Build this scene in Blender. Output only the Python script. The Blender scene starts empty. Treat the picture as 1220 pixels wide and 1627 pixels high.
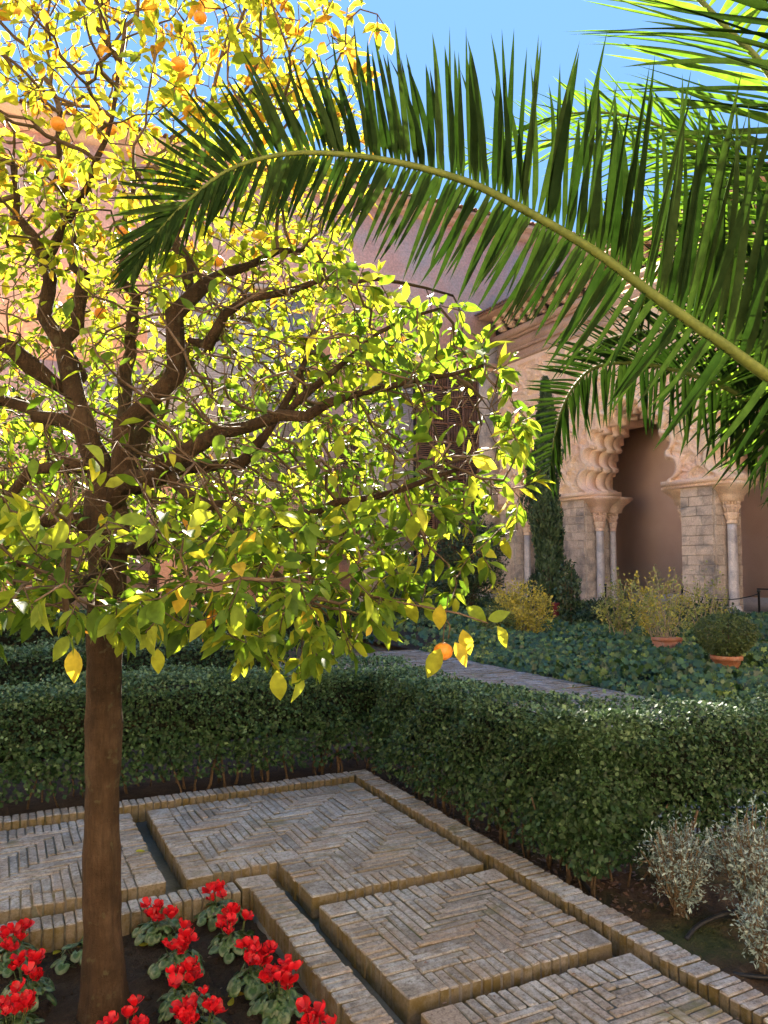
import bpy, bmesh, math, random
import numpy as np
from mathutils import Vector, Matrix, Euler, Quaternion, kdtree
from math import sin, cos, tan, pi, radians, sqrt, atan2

random.seed(7)
R = np.random.RandomState(7)
SC = bpy.context.scene
COL = SC.collection

# ------------------------------------------------------------ camera, sky, sun
PITCH, YAW, F, EYE = radians(3.88), radians(26.3), 1230.0, 1.6
cam = bpy.data.cameras.new('camera')
cam.sensor_fit = 'VERTICAL'; cam.sensor_height = 36; cam.lens = 36 * F / 1627
cam.clip_start = .05; cam.clip_end = 3000
cam_ob = bpy.data.objects.new('camera', cam); COL.objects.link(cam_ob)
cam_ob.location = (0, 0, EYE); cam_ob.rotation_euler = (pi/2 + PITCH, 0, -YAW)
SC.camera = cam_ob

SUN_EL, SUN_HEAD = radians(32.0), radians(19)
w = bpy.data.worlds.new('World'); SC.world = w; w.use_nodes = True
nt = w.node_tree; nt.nodes.clear()
wo = nt.nodes.new('ShaderNodeOutputWorld'); bg = nt.nodes.new('ShaderNodeBackground'); sk = nt.nodes.new('ShaderNodeTexSky')
sk.sky_type = 'NISHITA'; sk.sun_disc = False; sk.sun_elevation = SUN_EL; sk.sun_rotation = SUN_HEAD
sk.air_density = 1.0; sk.dust_density = 0.0; sk.ozone_density = 2.6; sk.altitude = 200
bg.inputs[1].default_value = .14
def soft(nt, src):          # evens out the glare round the sun over the whole dome
    sep = nt.nodes.new('ShaderNodeSeparateColor'); cmb = nt.nodes.new('ShaderNodeCombineColor'); nt.links.new(src, sep.inputs[0])
    for k, lim in enumerate((.24, .50, .98)):
        def mt(op, a, b):
            n = nt.nodes.new('ShaderNodeMath'); n.operation = op
            for q, v in ((0, a), (1, b)):
                if isinstance(v, float): n.inputs[q].default_value = v
                else: nt.links.new(v, n.inputs[q])
            return n.outputs[0]
        c = sep.outputs[k]; p = mt('POWER', mt('DIVIDE', c, lim), 2.5); nt.links.new(mt('DIVIDE', c, mt('POWER', mt('ADD', p, 1.0), .4)), cmb.inputs[k])
    return cmb.outputs[0]
nt.links.new(soft(nt, sk.outputs[0]), bg.inputs[0]); nt.links.new(bg.outputs[0], wo.inputs[0])
sd = bpy.data.lights.new('sun', 'SUN'); sd.energy = 4.8; sd.angle = radians(.5); sd.color = (1, .90, .74)
so = bpy.data.objects.new('sun', sd); COL.objects.link(so)
SDIR = Vector((sin(SUN_HEAD)*cos(SUN_EL), cos(SUN_HEAD)*cos(SUN_EL), sin(SUN_EL)))
so.rotation_euler = SDIR.to_track_quat('Z', 'Y').to_euler(); so.location = (0, 0, 30)
SC.view_settings.view_transform = 'Standard'; SC.view_settings.look = 'None'
SC.view_settings.gamma = 1; SC.view_settings.use_curve_mapping = False
SC.view_settings.exposure = 3.25
SC.render.engine = 'CYCLES'
SC.cycles.max_bounces = 7; SC.cycles.diffuse_bounces = 4; SC.cycles.transmission_bounces = 4
SC.cycles.use_denoising = True; SC.cycles.sample_clamp_indirect = 6

CA, SA = cos(YAW), sin(YAW)
def LW(lat, d, z):                       # right of / ahead of the viewer -> garden axes
    return Vector((lat*CA + d*SA, d*CA - lat*SA, z))
def C(px, py, d):
    u = (px-610)/F; v = (813.5-py)/F
    f = cos(PITCH) - v*sin(PITCH); up = sin(PITCH) + v*cos(PITCH)
    k = d/f
    return LW(u*k, d, EYE + up*k)
def G(px, py, z=0.0):
    u = (px-610)/F; v = (813.5-py)/F
    f = cos(PITCH) - v*sin(PITCH); up = sin(PITCH) + v*cos(PITCH)
    k = (z-EYE)/up
    return LW(u*k, f*k, z)

# ------------------------------------------------------------ object helpers
def WL(o):
    v = Vector((0, 0, 0))
    while o is not None:
        v += o.location; o = o.parent
    return v
def tag(o, label=None, cat=None, group=None, kind=None):
    if label: o['label'] = label
    if cat: o['category'] = cat
    if group: o['group'] = group
    if kind: o['kind'] = kind
    return o
def link(name, data, parent=None, loc=None):
    o = bpy.data.objects.new(name, data); COL.objects.link(o)
    if parent is not None: o.parent = parent
    if loc is not None:
        o.location = Vector(loc) - (WL(parent) if parent is not None else Vector((0, 0, 0)))
    return o
def thing(name, label, cat, loc, group=None):
    return tag(link(name, None, None, loc), label, cat, group)

class MB:
    """collects polygons in world space"""
    def __init__(s): s.V = []; s.P = []; s.A = []; s.n = 0
    def add(s, V, P, a=None):
        V = np.asarray(V, float).reshape(-1, 3)
        if not isinstance(P, list): P = [P]
        for p in P:
            s.P.append(np.asarray(p, int) + s.n)
        s.V.append(V); s.n += len(V)
        s.A.append(np.full(len(V), random.random()) if a is None else (np.full(len(V), a) if np.isscalar(a) else a))
    def box(s, x0, x1, y0, y1, z0, z1, a=None):
        V = [(x, y, z) for z in (z0, z1) for y in (y0, y1) for x in (x0, x1)]
        s.add(V, np.array([(0,2,3,1),(4,5,7,6),(0,1,5,4),(2,6,7,3),(0,4,6,2),(1,3,7,5)]), a)
    def tube(s, pts, rad, k=6, cap=True, a=None):
        pts = np.asarray([tuple(p) for p in pts], float); n = len(pts)
        rad = np.full(n, rad) if np.isscalar(rad) else np.asarray(rad, float)
        T = np.gradient(pts, axis=0); T /= np.linalg.norm(T, axis=1, keepdims=True) + 1e-9
        ref = np.array([0, 0, 1.]) if abs(T[0][2]) < .9 else np.array([1., 0, 0])
        N = np.zeros_like(T); x = np.cross(T[0], ref); x /= np.linalg.norm(x) + 1e-9
        for i in range(n):
            x = x - T[i]*np.dot(x, T[i]); x /= np.linalg.norm(x) + 1e-9; N[i] = x
        B = np.cross(T, N)
        th = np.arange(k)*2*pi/k
        V = pts[:, None] + rad[:, None, None]*(np.cos(th)[None, :, None]*N[:, None] + np.sin(th)[None, :, None]*B[:, None])
        i = np.arange(n-1)[:, None]*k; j = np.arange(k)[None]; j2 = (j+1) % k
        Q = np.stack([i+j, i+j2, i+k+j2, i+k+j], -1).reshape(-1, 4)
        P = [Q]
        if cap and k > 2:
            P += [np.array([list(range(k))[::-1]]), np.array([list(range((n-1)*k, n*k))])]
        s.add(V.reshape(-1, 3), P, a)
    def lathe(s, c, prof, k=20, lob=0, amp=0.0, a=None):
        V = []; n = len(prof)
        for z, r in prof:
            for j in range(k):
                t = 2*pi*j/k; rr = r*(1 + (amp*cos(lob*t) if lob else 0))
                V.append((c[0]+rr*cos(t), c[1]+rr*sin(t), c[2]+z))
        i = np.arange(n-1)[:, None]*k; j = np.arange(k)[None]; j2 = (j+1) % k
        Q = np.stack([i+j, i+j2, i+k+j2, i+k+j], -1).reshape(-1, 4)
        s.add(V, [Q, np.array([list(range(k))[::-1]]), np.array([list(range((n-1)*k, n*k))])], a)
    def build(s, name, m, parent=None, loc=None, smooth=False, label=None, kind=None, cat=None, group=None):
        base = Vector(loc) if loc is not None else (WL(parent) if parent is not None else Vector((0, 0, 0)))
        me = s.mesh(name, m, base, smooth)
        o = link(name, me, parent, base)
        return tag(o, label, cat, group, kind)
    def mesh(s, name, m, base=(0, 0, 0), smooth=False):
        V = np.concatenate(s.V) - np.array(tuple(base)); A = np.concatenate(s.A)
        me = bpy.data.meshes.new(name)
        me.vertices.add(len(V)); me.vertices.foreach_set('co', V.astype(np.float32).ravel())
        tot = np.concatenate([np.full(len(p), p.shape[1], int) for p in s.P]); idx = np.concatenate([p.ravel() for p in s.P])
        st = np.concatenate([[0], np.cumsum(tot)[:-1]])
        me.loops.add(len(idx)); me.loops.foreach_set('vertex_index', idx.astype(np.int32))
        me.polygons.add(len(tot)); me.polygons.foreach_set('loop_start', st.astype(np.int32))
        me.polygons.foreach_set('loop_total', tot.astype(np.int32))
        if smooth: me.polygons.foreach_set('use_smooth', np.ones(len(tot), bool))
        at = me.attributes.new('rnd', 'FLOAT', 'POINT'); at.data.foreach_set('value', A.astype(np.float32))
        me.update(calc_edges=True)
        for mm in (m if isinstance(m, (list, tuple)) else [m]): me.materials.append(mm)
        return me

def unit(v): return v/(np.linalg.norm(v, axis=-1, keepdims=True) + 1e-9)
def frames(a, n):
    """a: leaf axis, n: rough normal -> rotation matrices"""
    a = unit(a); y = unit(np.cross(n, a)); z = np.cross(a, y)
    return np.stack([a, y, z], -1)
def leafT(n=3, width=.25, fold=.35, curl=.25, pw=.85, tip=1.0):
    V = []; 
    for i in range(n+1):
        x = i/n; V.append((x, 0, -curl*x*x))
    for sgn in (1, -1):
        for i in range(1, n):
            x = i/n; wd = width*sin(pi*x**pw)**tip
            V.append((x, sgn*wd, -curl*x*x + fold*wd))
    T = []; L = lambda i: n+i; Rr = lambda i: n+(n-1)+i
    for S, flip in ((L, 0), (Rr, 1)):
        q = [(0, 1, S(1))]
        for i in range(1, n-1): q += [(i, i+1, S(i+1)), (i, S(i+1), S(i))]
        q += [(n-1, n, S(n-1))]
        T += [t[::-1] if flip else t for t in q]
    return np.array(V, float), np.array(T)
def scatter(mb, T, P, Rm, S, A):
    V, Tr = T; n = len(P)
    if n == 0: return
    if np.ndim(S) == 1: S = np.stack([S, S, S], -1)
    W = np.einsum('nij,nkj->nki', Rm, V[None]*S[:, None, :]) + P[:, None]
    Fc = (Tr[None] + (np.arange(n)*len(V))[:, None, None]).reshape(-1, 3)
    mb.add(W.reshape(-1, 3), Fc, np.repeat(A, len(V)))

# ------------------------------------------------------------ materials
def new_mat(name):
    m = bpy.data.materials.new(name); m.use_nodes = True; t = m.node_tree; t.nodes.clear()
    return m, t, t.nodes.new('ShaderNodeOutputMaterial')
def N(t, ty, **kw):
    n = t.nodes.new(ty)
    for k, v in kw.items(): setattr(n, k, v)
    return n
def ramp(t, fac, stops, interp='LINEAR'):
    r = N(t, 'ShaderNodeValToRGB'); r.color_ramp.interpolation = interp
    el = r.color_ramp.elements
    while len(el) < len(stops): el.new(.5)
    for e, (p, c) in zip(el, stops):
        e.position = p; e.color = (*c, 1) if len(c) == 3 else c
    t.links.new(fac, r.inputs[0]); return r.outputs[0]
def mixc(t, f, a, b, mode='MIX'):
    m = N(t, 'ShaderNodeMix', data_type='RGBA', blend_type=mode)
    for s, v in ((m.inputs[0], f), (m.inputs[6], a), (m.inputs[7], b)):
        if isinstance(v, (int, float)): s.default_value = v
        elif isinstance(v, tuple): s.default_value = (*v, 1)
        else: t.links.new(v, s)
    return m.outputs[2]
def noise(t, scale, detail=4, rough=.6, coord='Object', dist=0, vec=None):
    n = N(t, 'ShaderNodeTexNoise'); n.inputs['Scale'].default_value = scale; n.inputs['Detail'].default_value = detail
    n.inputs['Roughness'].default_value = rough; n.inputs['Distortion'].default_value = dist
    if vec is None:
        tc = N(t, 'ShaderNodeTexCoord'); vec = tc.outputs[coord]
    t.links.new(vec, n.inputs['Vector']); return n.outputs['Fac']
def worldpos(t):
    g = N(t, 'ShaderNodeNewGeometry'); return g.outputs['Position']
def bump(t, h, s=.3, d=.01):
    b = N(t, 'ShaderNodeBump'); b.inputs['Strength'].default_value = s; b.inputs['Distance'].default_value = d
    t.links.new(h, b.inputs['Height']); return b.outputs[0]
def surf(name, c1, c2, scale=6, rough=.85, bs=.4, bd=.01, c3=None, s3=1.5, fine=60, objrand=0.0, spec=.3):
    """two-tone noisy surface with optional large stains"""
    m, t, o = new_mat(name); p = N(t, 'ShaderNodeBsdfPrincipled'); pos = worldpos(t)
    n1 = noise(t, scale, 6, .65, vec=pos); n2 = noise(t, fine, 3, .7, vec=pos)
    col = ramp(t, n1, [(.32, c1), (.68, c2)])
    if c3:
        n3 = noise(t, s3, 5, .6, vec=pos, dist=.4); f = ramp(t, n3, [(.48, (0, 0, 0)), (.66, (1, 1, 1))]); col = mixc(t, f, col, c3)
    f2 = ramp(t, n2, [(.3, (.72, .72, .72)), (.7, (1.15, 1.15, 1.15))]); col = mixc(t, 1.0, col, f2, 'MULTIPLY')
    if objrand:
        oi = N(t, 'ShaderNodeObjectInfo'); f3 = ramp(t, oi.outputs['Random'], [(0, (1-objrand,)*3), (1, (1+objrand,)*3)])
        col = mixc(t, 1.0, col, f3, 'MULTIPLY')
    t.links.new(col, p.inputs['Base Color']); p.inputs['Roughness'].default_value = rough
    p.inputs['Specular IOR Level'].default_value = spec
    ad = N(t, 'ShaderNodeMath', operation='ADD'); t.links.new(n1, ad.inputs[0]); t.links.new(n2, ad.inputs[1])
    t.links.new(bump(t, ad.outputs[0], bs, bd), p.inputs['Normal']); t.links.new(p.outputs[0], o.inputs[0])
    return m
def leafmat(name, stops, tstops=None, trans=.45, rough=.42, spec=.5, ns=0, boost=1.0):
    m, t, o = new_mat(name); p = N(t, 'ShaderNodeBsdfPrincipled'); at = N(t, 'ShaderNodeAttribute', attribute_name='rnd')
    fac = at.outputs['Fac']
    col = ramp(t, fac, stops)
    nz = noise(t, ns or 40, 3, .6, vec=worldpos(t)); v = ramp(t, nz, [(.3, (.7, .7, .7)), (.7, (1.25, 1.25, 1.25))])
    col = mixc(t, 1.0, col, v, 'MULTIPLY')
    t.links.new(col, p.inputs['Base Color']); p.inputs['Roughness'].default_value = rough; p.inputs['Specular IOR Level'].default_value = spec
    if trans:
        tr = N(t, 'ShaderNodeBsdfTranslucent'); tc = ramp(t, fac, tstops or stops); tc = mixc(t, 1.0, tc, v, 'MULTIPLY')
        t.links.new(tc, tr.inputs[0]); mx = N(t, 'ShaderNodeMixShader'); mx.inputs[0].default_value = trans
        t.links.new(p.outputs[0], mx.inputs[1]); t.links.new(tr.outputs[0], mx.inputs[2]); t.links.new(mx.outputs[0], o.inputs[0])
    else: t.links.new(p.outputs[0], o.inputs[0])
    return m

def brickmat(name, base=(.25, .225, .205), lime=(.42, .435, .455), side_tint=(.105, .076, .022)):
    m, t, o = new_mat(name); p = N(t, 'ShaderNodeBsdfPrincipled'); pos = worldpos(t)
    oi = N(t, 'ShaderNodeObjectInfo'); geo = N(t, 'ShaderNodeNewGeometry')
    n1 = noise(t, 14, 6, .7, vec=pos); n2 = noise(t, 130, 4, .75, vec=pos); n3 = noise(t, 2.2, 4, .6, vec=pos); n4 = noise(t, 45, 5, .7, vec=pos)
    b = ramp(t, oi.outputs['Random'], [(0, tuple(c*.72 for c in base)), (.5, base), (.8, (base[0]*1.12, base[1]*1.02, base[2]*.95)), (1, tuple(c*1.25 for c in base))])
    ad = N(t, 'ShaderNodeMath', operation='ADD'); t.links.new(n1, ad.inputs[0]); t.links.new(n3, ad.inputs[1])
    lf = ramp(t, ad.outputs[0], [(.42, (0, 0, 0)), (.66, (1, 1, 1))])
    lf.node.color_ramp.elements[0].position = .45
    hf = N(t, 'ShaderNodeMath', operation='MULTIPLY'); t.links.new(ad.outputs[0], hf.inputs[0]); hf.inputs[1].default_value = .5
    lf = ramp(t, hf.outputs[0], [(.46, (0, 0, 0)), (.60, (.8, .8, .8))])
    c = mixc(t, lf, b, lime)
    dk = ramp(t, n4, [(.33, (.42, .40, .37)), (.52, (1, 1, 1))]); c = mixc(t, 1.0, c, dk, 'MULTIPLY')
    sp = ramp(t, n2, [(.28, (.62, .62, .62)), (.62, (1.14, 1.14, 1.14))]); c = mixc(t, 1.0, c, sp, 'MULTIPLY')
    # yellow-brown over the upright faces, thin mossy growth in places on top
    sx = N(t, 'ShaderNodeSeparateXYZ'); t.links.new(geo.outputs['True Normal'], sx.inputs[0])
    side = ramp(t, sx.outputs[2], [(.35, (1, 1, 1)), (.8, (0, 0, 0))])
    mz = ramp(t, n1, [(.3, (.35, .35, .35)), (.6, (1, 1, 1))]); sf = mixc(t, 1.0, side, mz, 'MULTIPLY')
    c = mixc(t, sf, c, side_tint)
    mm = noise(t, 3.1, 4, .65, vec=pos, dist=.6); mf = ramp(t, mm, [(.60, (0, 0, 0)), (.70, (.65, .65, .65))]); c = mixc(t, mf, c, (.10, .10, .04))
    t.links.new(c, p.inputs['Base Color']); p.inputs['Roughness'].default_value = .72; p.inputs['Specular IOR Level'].default_value = .4
    a2 = N(t, 'ShaderNodeMath', operation='ADD'); t.links.new(n4, a2.inputs[0]); t.links.new(n2, a2.inputs[1])
    t.links.new(bump(t, a2.outputs[0], .7, .005), p.inputs['Normal']); t.links.new(p.outputs[0], o.inputs[0])
    return m

M = {}
M['brick'] = brickmat('paving_brick')
M['joint'] = surf('joint_earth', (.09, .078, .062), (.19, .17, .145), 20, .95, .6, .006, c3=(.07, .08, .03), s3=4)
M['channel'] = surf('channel_mortar', (.10, .10, .095), (.17, .165, .15), 12, .45, .3, .004, c3=(.07, .065, .045), s3=5, spec=.5)
M['soil'] = surf('soil', (.020, .014, .010), (.052, .035, .024), 16, .95, 1.0, .02, fine=90)
M['soil2'] = surf('dry_soil', (.05, .032, .021), (.11, .072, .046), 9, .95, .9, .02, c3=(.05, .06, .02), s3=2.5, fine=80)
M['bark'] = surf('bark', (.060, .034, .018), (.115, .068, .038), 11, .85, .9, .014, c3=(.085, .062, .028), s3=3.5, fine=70)
def bark_mat():
    m, t, o = new_mat('orange_bark'); p = N(t, 'ShaderNodeBsdfPrincipled'); g = N(t, 'ShaderNodeNewGeometry'); mp = N(t, 'ShaderNodeMapping'); mp.inputs['Scale'].default_value = (1, 1, .16)
    t.links.new(g.outputs['Position'], mp.inputs[0]); v = mp.outputs[0]
    n1 = noise(t, 60, 5, .7, vec=v, dist=.5); n2 = noise(t, 7, 5, .65, vec=g.outputs['Position']); n3 = noise(t, 150, 3, .7, vec=g.outputs['Position']); n4 = noise(t, 22, 3, .6, vec=g.outputs['Position'])
    c = ramp(t, n2, [(.30, (.026, .015, .007)), (.5, (.050, .029, .014)), (.68, (.075, .047, .026))]); f = ramp(t, n1, [(.32, (.5, .5, .5)), (.6, (1.2, 1.2, 1.2))]); c = mixc(t, .8, c, f, 'MULTIPLY')
    li = ramp(t, n4, [(.60, (0, 0, 0)), (.68, (.7, .7, .7))]); c = mixc(t, li, c, (.08, .072, .036)); t.links.new(c, p.inputs['Base Color']); p.inputs['Roughness'].default_value = .85; p.inputs['Specular IOR Level'].default_value = .25
    a = N(t, 'ShaderNodeMath', operation='ADD'); t.links.new(n1, a.inputs[0]); t.links.new(n3, a.inputs[1]); a2 = N(t, 'ShaderNodeMath', operation='ADD'); t.links.new(a.outputs[0], a2.inputs[0]); t.links.new(n4, a2.inputs[1])
    t.links.new(bump(t, a2.outputs[0], .9, .012), p.inputs['Normal']); t.links.new(p.outputs[0], o.inputs[0]); return m
M['bark'] = bark_mat()
M['twig'] = surf('twig_bark', (.07, .045, .026), (.14, .095, .058), 14, .8, .4, .004, fine=60)
M['stem'] = surf('woody_stem', (.07, .05, .03), (.15, .10, .06), 30, .9, .4, .004)
M['palestem'] = surf('pale_stem', (.25, .20, .13), (.38, .31, .21), 30, .8, .3, .004)
M['orangeleaf'] = leafmat('orange_leaf', [(0, (.035, .08, .012)), (.35, (.09, .16, .02)), (.68, (.21, .28, .032)), (.86, (.38, .38, .04)), (.95, (.50, .36, .04)), (1, (.46, .22, .03))],
    [(0, (.09, .19, .012)), (.35, (.24, .38, .018)), (.68, (.56, .60, .03)), (.86, (.85, .72, .035)), (.95, (.88, .60, .04)), (1, (.70, .34, .03))], trans=.42, rough=.5, spec=.15, ns=30)
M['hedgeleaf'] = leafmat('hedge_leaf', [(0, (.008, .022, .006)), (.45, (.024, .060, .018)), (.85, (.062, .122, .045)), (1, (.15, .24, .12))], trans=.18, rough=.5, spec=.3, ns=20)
M['ivy'] = leafmat('ivy_leaf', [(0, (.016, .042, .012)), (.5, (.045, .10, .024)), (.82, (.13, .20, .035)), (1, (.34, .40, .06))], trans=.2, rough=.4, ns=12)
M['palm'] = leafmat('shaded_palm_leaflet', [(0, (.008, .019, .006)), (.5, (.015, .030, .009)), (1, (.027, .046, .014))], [(0, (.05, .14, .012)), (1, (.11, .22, .02))], trans=.06, rough=.6, spec=.0, ns=25)  # leaf colour darkened to stand for shade on the palm
M['rachis'] = surf('palm_rachis', (.08, .11, .02), (.14, .17, .035), 14, .65, .2, .003, spec=.2)
M['palmlit'] = leafmat('sunlit_palm_leaflet', [(0, (.02, .045, .012)), (1, (.06, .10, .02))], [(0, (.12, .30, .02)), (1, (.30, .50, .03))], trans=.3, rough=.6, spec=.0, ns=25)  # same leaflet with sunlight put into its colour, for the upper fronds
M['thorn'] = surf('palm_trunk', (.10, .07, .045), (.24, .17, .10), 12, .9, .9, .02)
M['cypress'] = leafmat('cypress_spray', [(0, (.02, .045, .018)), (.6, (.045, .085, .03)), (1, (.09, .14, .045))], trans=.12, rough=.6, ns=6)
M['darkbush'] = leafmat('dark_bush_leaf', [(0, (.02, .042, .016)), (1, (.07, .11, .035))], trans=.2, ns=8)
M['yellowshrub'] = leafmat('yellow_shrub_leaf', [(0, (.28, .26, .04)), (.6, (.55, .46, .06)), (1, (.75, .60, .09))], trans=.35, ns=8)
M['paleshrub'] = leafmat('pale_shrub_leaf', [(0, (.16, .20, .05)), (.6, (.32, .34, .08)), (1, (.60, .52, .09))], trans=.35, ns=8)
M['box'] = leafmat('box_leaf', [(0, (.04, .07, .018)), (.6, (.09, .13, .03)), (1, (.16, .19, .045))], trans=.25, ns=10)
M['silver'] = leafmat('silver_leaf', [(0, (.13, .20, .18)), (.5, (.27, .37, .35)), (1, (.50, .60, .56))], trans=.2, rough=.7, ns=20)
M['drystem'] = surf('dry_stem', (.11, .08, .05), (.22, .17, .11), 30, .9, .2, .003)
M['orange'] = surf('orange_peel', (.80, .26, .02), (.88, .33, .03), 9, .38, .35, .003, fine=260, spec=.5)
M['terracotta'] = surf('terracotta', (.36, .13, .065), (.46, .19, .10), 10, .85, .3, .004, c3=(.42, .26, .18), s3=6)
M['hose'] = surf('hose_plastic', (.012, .013, .015), (.03, .03, .034), 15, .5, .1, .002)
M['iron'] = surf('black_iron', (.012, .012, .013), (.03, .03, .032), 20, .5, .1, .002)
M['carve'] = surf('carved_plaster', (.78, .56, .37), (.88, .68, .48), 2.5, .9, .25, .01, c3=(.80, .54, .40), s3=.55, fine=25)
M['plaster'] = surf('beige_plaster', (.68, .47, .32), (.75, .55, .39), 1.4, .92, .15, .01, c3=(.46, .30, .21), s3=.35, fine=20)
M['pink'] = surf('pink_plaster', (.68, .36, .255), (.78, .46, .34), 1.2, .92, .25, .02, c3=(.55, .42, .35), s3=.4, fine=12)
M['marble'] = surf('grey_marble', (.50, .44, .40), (.66, .60, .55), 5, .35, .05, .002, c3=(.36, .33, .33), s3=2.2, fine=30, spec=.5)
M['stone'] = surf('ashlar_stone', (.50, .385, .285), (.66, .54, .41), 3.5, .9, .6, .02, c3=(.26, .225, .19), s3=1.3, fine=22, objrand=.16)
M['lime'] = surf('limestone', (.48, .40, .32), (.60, .52, .42), 4, .85, .4, .01, fine=25, objrand=.06)
M['wood'] = surf('lattice_wood', (.15, .075, .045), (.26, .14, .085), 6, .8, .2, .004)
M['tile'] = surf('roof_tile', (.28, .13, .075), (.42, .24, .14), 2, .9, .4, .02, c3=(.30, .22, .15), s3=1.0, fine=15, objrand=.2)
M['whitewash'] = surf('pale_plinth', (.50, .46, .42), (.62, .58, .53), 3, .8, .2, .006)
M['dark'] = surf('dark_interior', (.03, .025, .02), (.05, .04, .035), 3, .9, .1, .01)
M['red'] = surf('dark_red_post', (.16, .02, .02), (.22, .03, .03), 8, .6, .1, .002)
M['inner'] = surf('inner_plaster', (.78, .54, .40), (.84, .61, .47), 1.2, .9, .1, .01)
M['pale'] = surf('pale_render', (.72, .58, .43), (.80, .67, .51), 1.5, .9, .1, .01)
def petal_mat():
    m, t, o = new_mat('cyclamen_petal'); p = N(t, 'ShaderNodeBsdfPrincipled'); at = N(t, 'ShaderNodeAttribute', attribute_name='rnd')
    c = ramp(t, at.outputs['Fac'], [(0, (.30, .002, .008)), (.5, (.58, .004, .012)), (1, (.74, .015, .035))])
    t.links.new(c, p.inputs['Base Color']); p.inputs['Roughness'].default_value = .5
    tr = N(t, 'ShaderNodeBsdfTranslucent'); t.links.new(c, tr.inputs[0]); mx = N(t, 'ShaderNodeMixShader'); mx.inputs[0].default_value = .4
    t.links.new(p.outputs[0], mx.inputs[1]); t.links.new(tr.outputs[0], mx.inputs[2]); t.links.new(mx.outputs[0], o.inputs[0]); return m
M['petal'] = petal_mat()
def cycleaf_mat():
    m, t, o = new_mat('cyclamen_leaf'); p = N(t, 'ShaderNodeBsdfPrincipled'); at = N(t, 'ShaderNodeAttribute', attribute_name='ring')
    g = ramp(t, at.outputs['Fac'], [(.0, (.025, .065, .014)), (.42, (.03, .075, .018)), (.56, (.095, .15, .07)), (.78, (.075, .125, .05)), (.9, (.03, .08, .018))])
    nz = noise(t, 90, 4, .7, vec=worldpos(t)); v = ramp(t, nz, [(.3, (.55, .55, .55)), (.7, (1.2, 1.2, 1.2))]); c = mixc(t, 1.0, g, v, 'MULTIPLY')
    t.links.new(c, p.inputs['Base Color']); p.inputs['Roughness'].default_value = .45; t.links.new(p.outputs[0], o.inputs[0]); return m
M['cycleaf'] = cycleaf_mat()
def wallbrick_mat():
    m, t, o = new_mat('pale_wall_brick'); p = N(t, 'ShaderNodeBsdfPrincipled'); g = N(t, 'ShaderNodeNewGeometry')
    sp = N(t, 'ShaderNodeSeparateXYZ'); t.links.new(g.outputs['Position'], sp.inputs[0]); cb = N(t, 'ShaderNodeCombineXYZ')
    t.links.new(sp.outputs[0], cb.inputs[0]); t.links.new(sp.outputs[2], cb.inputs[1])
    b = N(t, 'ShaderNodeTexBrick'); t.links.new(cb.outputs[0], b.inputs[0]); b.inputs['Scale'].default_value = 1
    b.inputs['Brick Width'].default_value = .32; b.inputs['Row Height'].default_value = .085; b.inputs['Mortar Size'].default_value = .014
    b.inputs['Color1'].default_value = (.52, .44, .39, 1); b.inputs['Color2'].default_value = (.42, .34, .29, 1); b.inputs['Mortar'].default_value = (.34, .28, .24, 1)
    n = noise(t, 1.3, 5, .6, vec=g.outputs['Position']); v = ramp(t, n, [(.3, (.75, .75, .75)), (.7, (1.15, 1.12, 1.1))]); c = mixc(t, 1.0, b.outputs[0], v, 'MULTIPLY')
    t.links.new(c, p.inputs['Base Color']); p.inputs['Roughness'].default_value = .92
    t.links.new(bump(t, b.outputs['Fac'], -.5, .02), p.inputs['Normal']); t.links.new(p.outputs[0], o.inputs[0]); return m
M['wallbrick'] = wallbrick_mat()

# ------------------------------------------------------------ ground
def sheet(name, x0, x1, y0, y1, z, m, nx=2, ny=2, amp=0, seed=0):
    xs = np.linspace(x0, x1, nx); ys = np.linspace(y0, y1, ny); X, Y = np.meshgrid(xs, ys)
    Z = np.full_like(X, z, dtype=float)
    if amp:
        r = np.random.RandomState(seed)
        for k in range(10):
            fx, fy = r.uniform(-26, 26, 2)*(.3+k*.25); Z += amp/(1+k*.35)*np.sin(X*fx+Y*fy+r.uniform(0, 6))*.5
        Z += r.normal(0, amp*.35, X.shape)
        Z = np.minimum(Z, z+.04)
    V = np.stack([X, Y, Z], -1).reshape(-1, 3); i = np.arange(ny-1)[:, None]*nx; j = np.arange(nx-1)[None]
    Q = np.stack([i+j, i+j+1, i+nx+j+1, i+nx+j], -1).reshape(-1, 4)
    mb = MB(); mb.add(V, Q, .5); return mb.build(name, m, smooth=bool(amp), kind='structure')
sheet('ground', -300, 300, -300, 300, -.16, M['soil2'])
sheet('bed_soil', -3.5, 1.16, -.5, 3.86, -.125, M['soil'], 160, 150, .010, 3)
sheet('border_soil', 2.58, 9, -.5, 5.6, -.10, M['soil2'], 200, 190, .012, 4)
sheet('hedge_soil', -7, 3.2, 5.56, 12.5, -.095, M['soil'], 60, 50, .012, 5)
sheet('ivy_soil', 7.25, 19.6, 3, 28.7, -.05, M['soil'], 40, 60, .012, 6)

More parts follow.
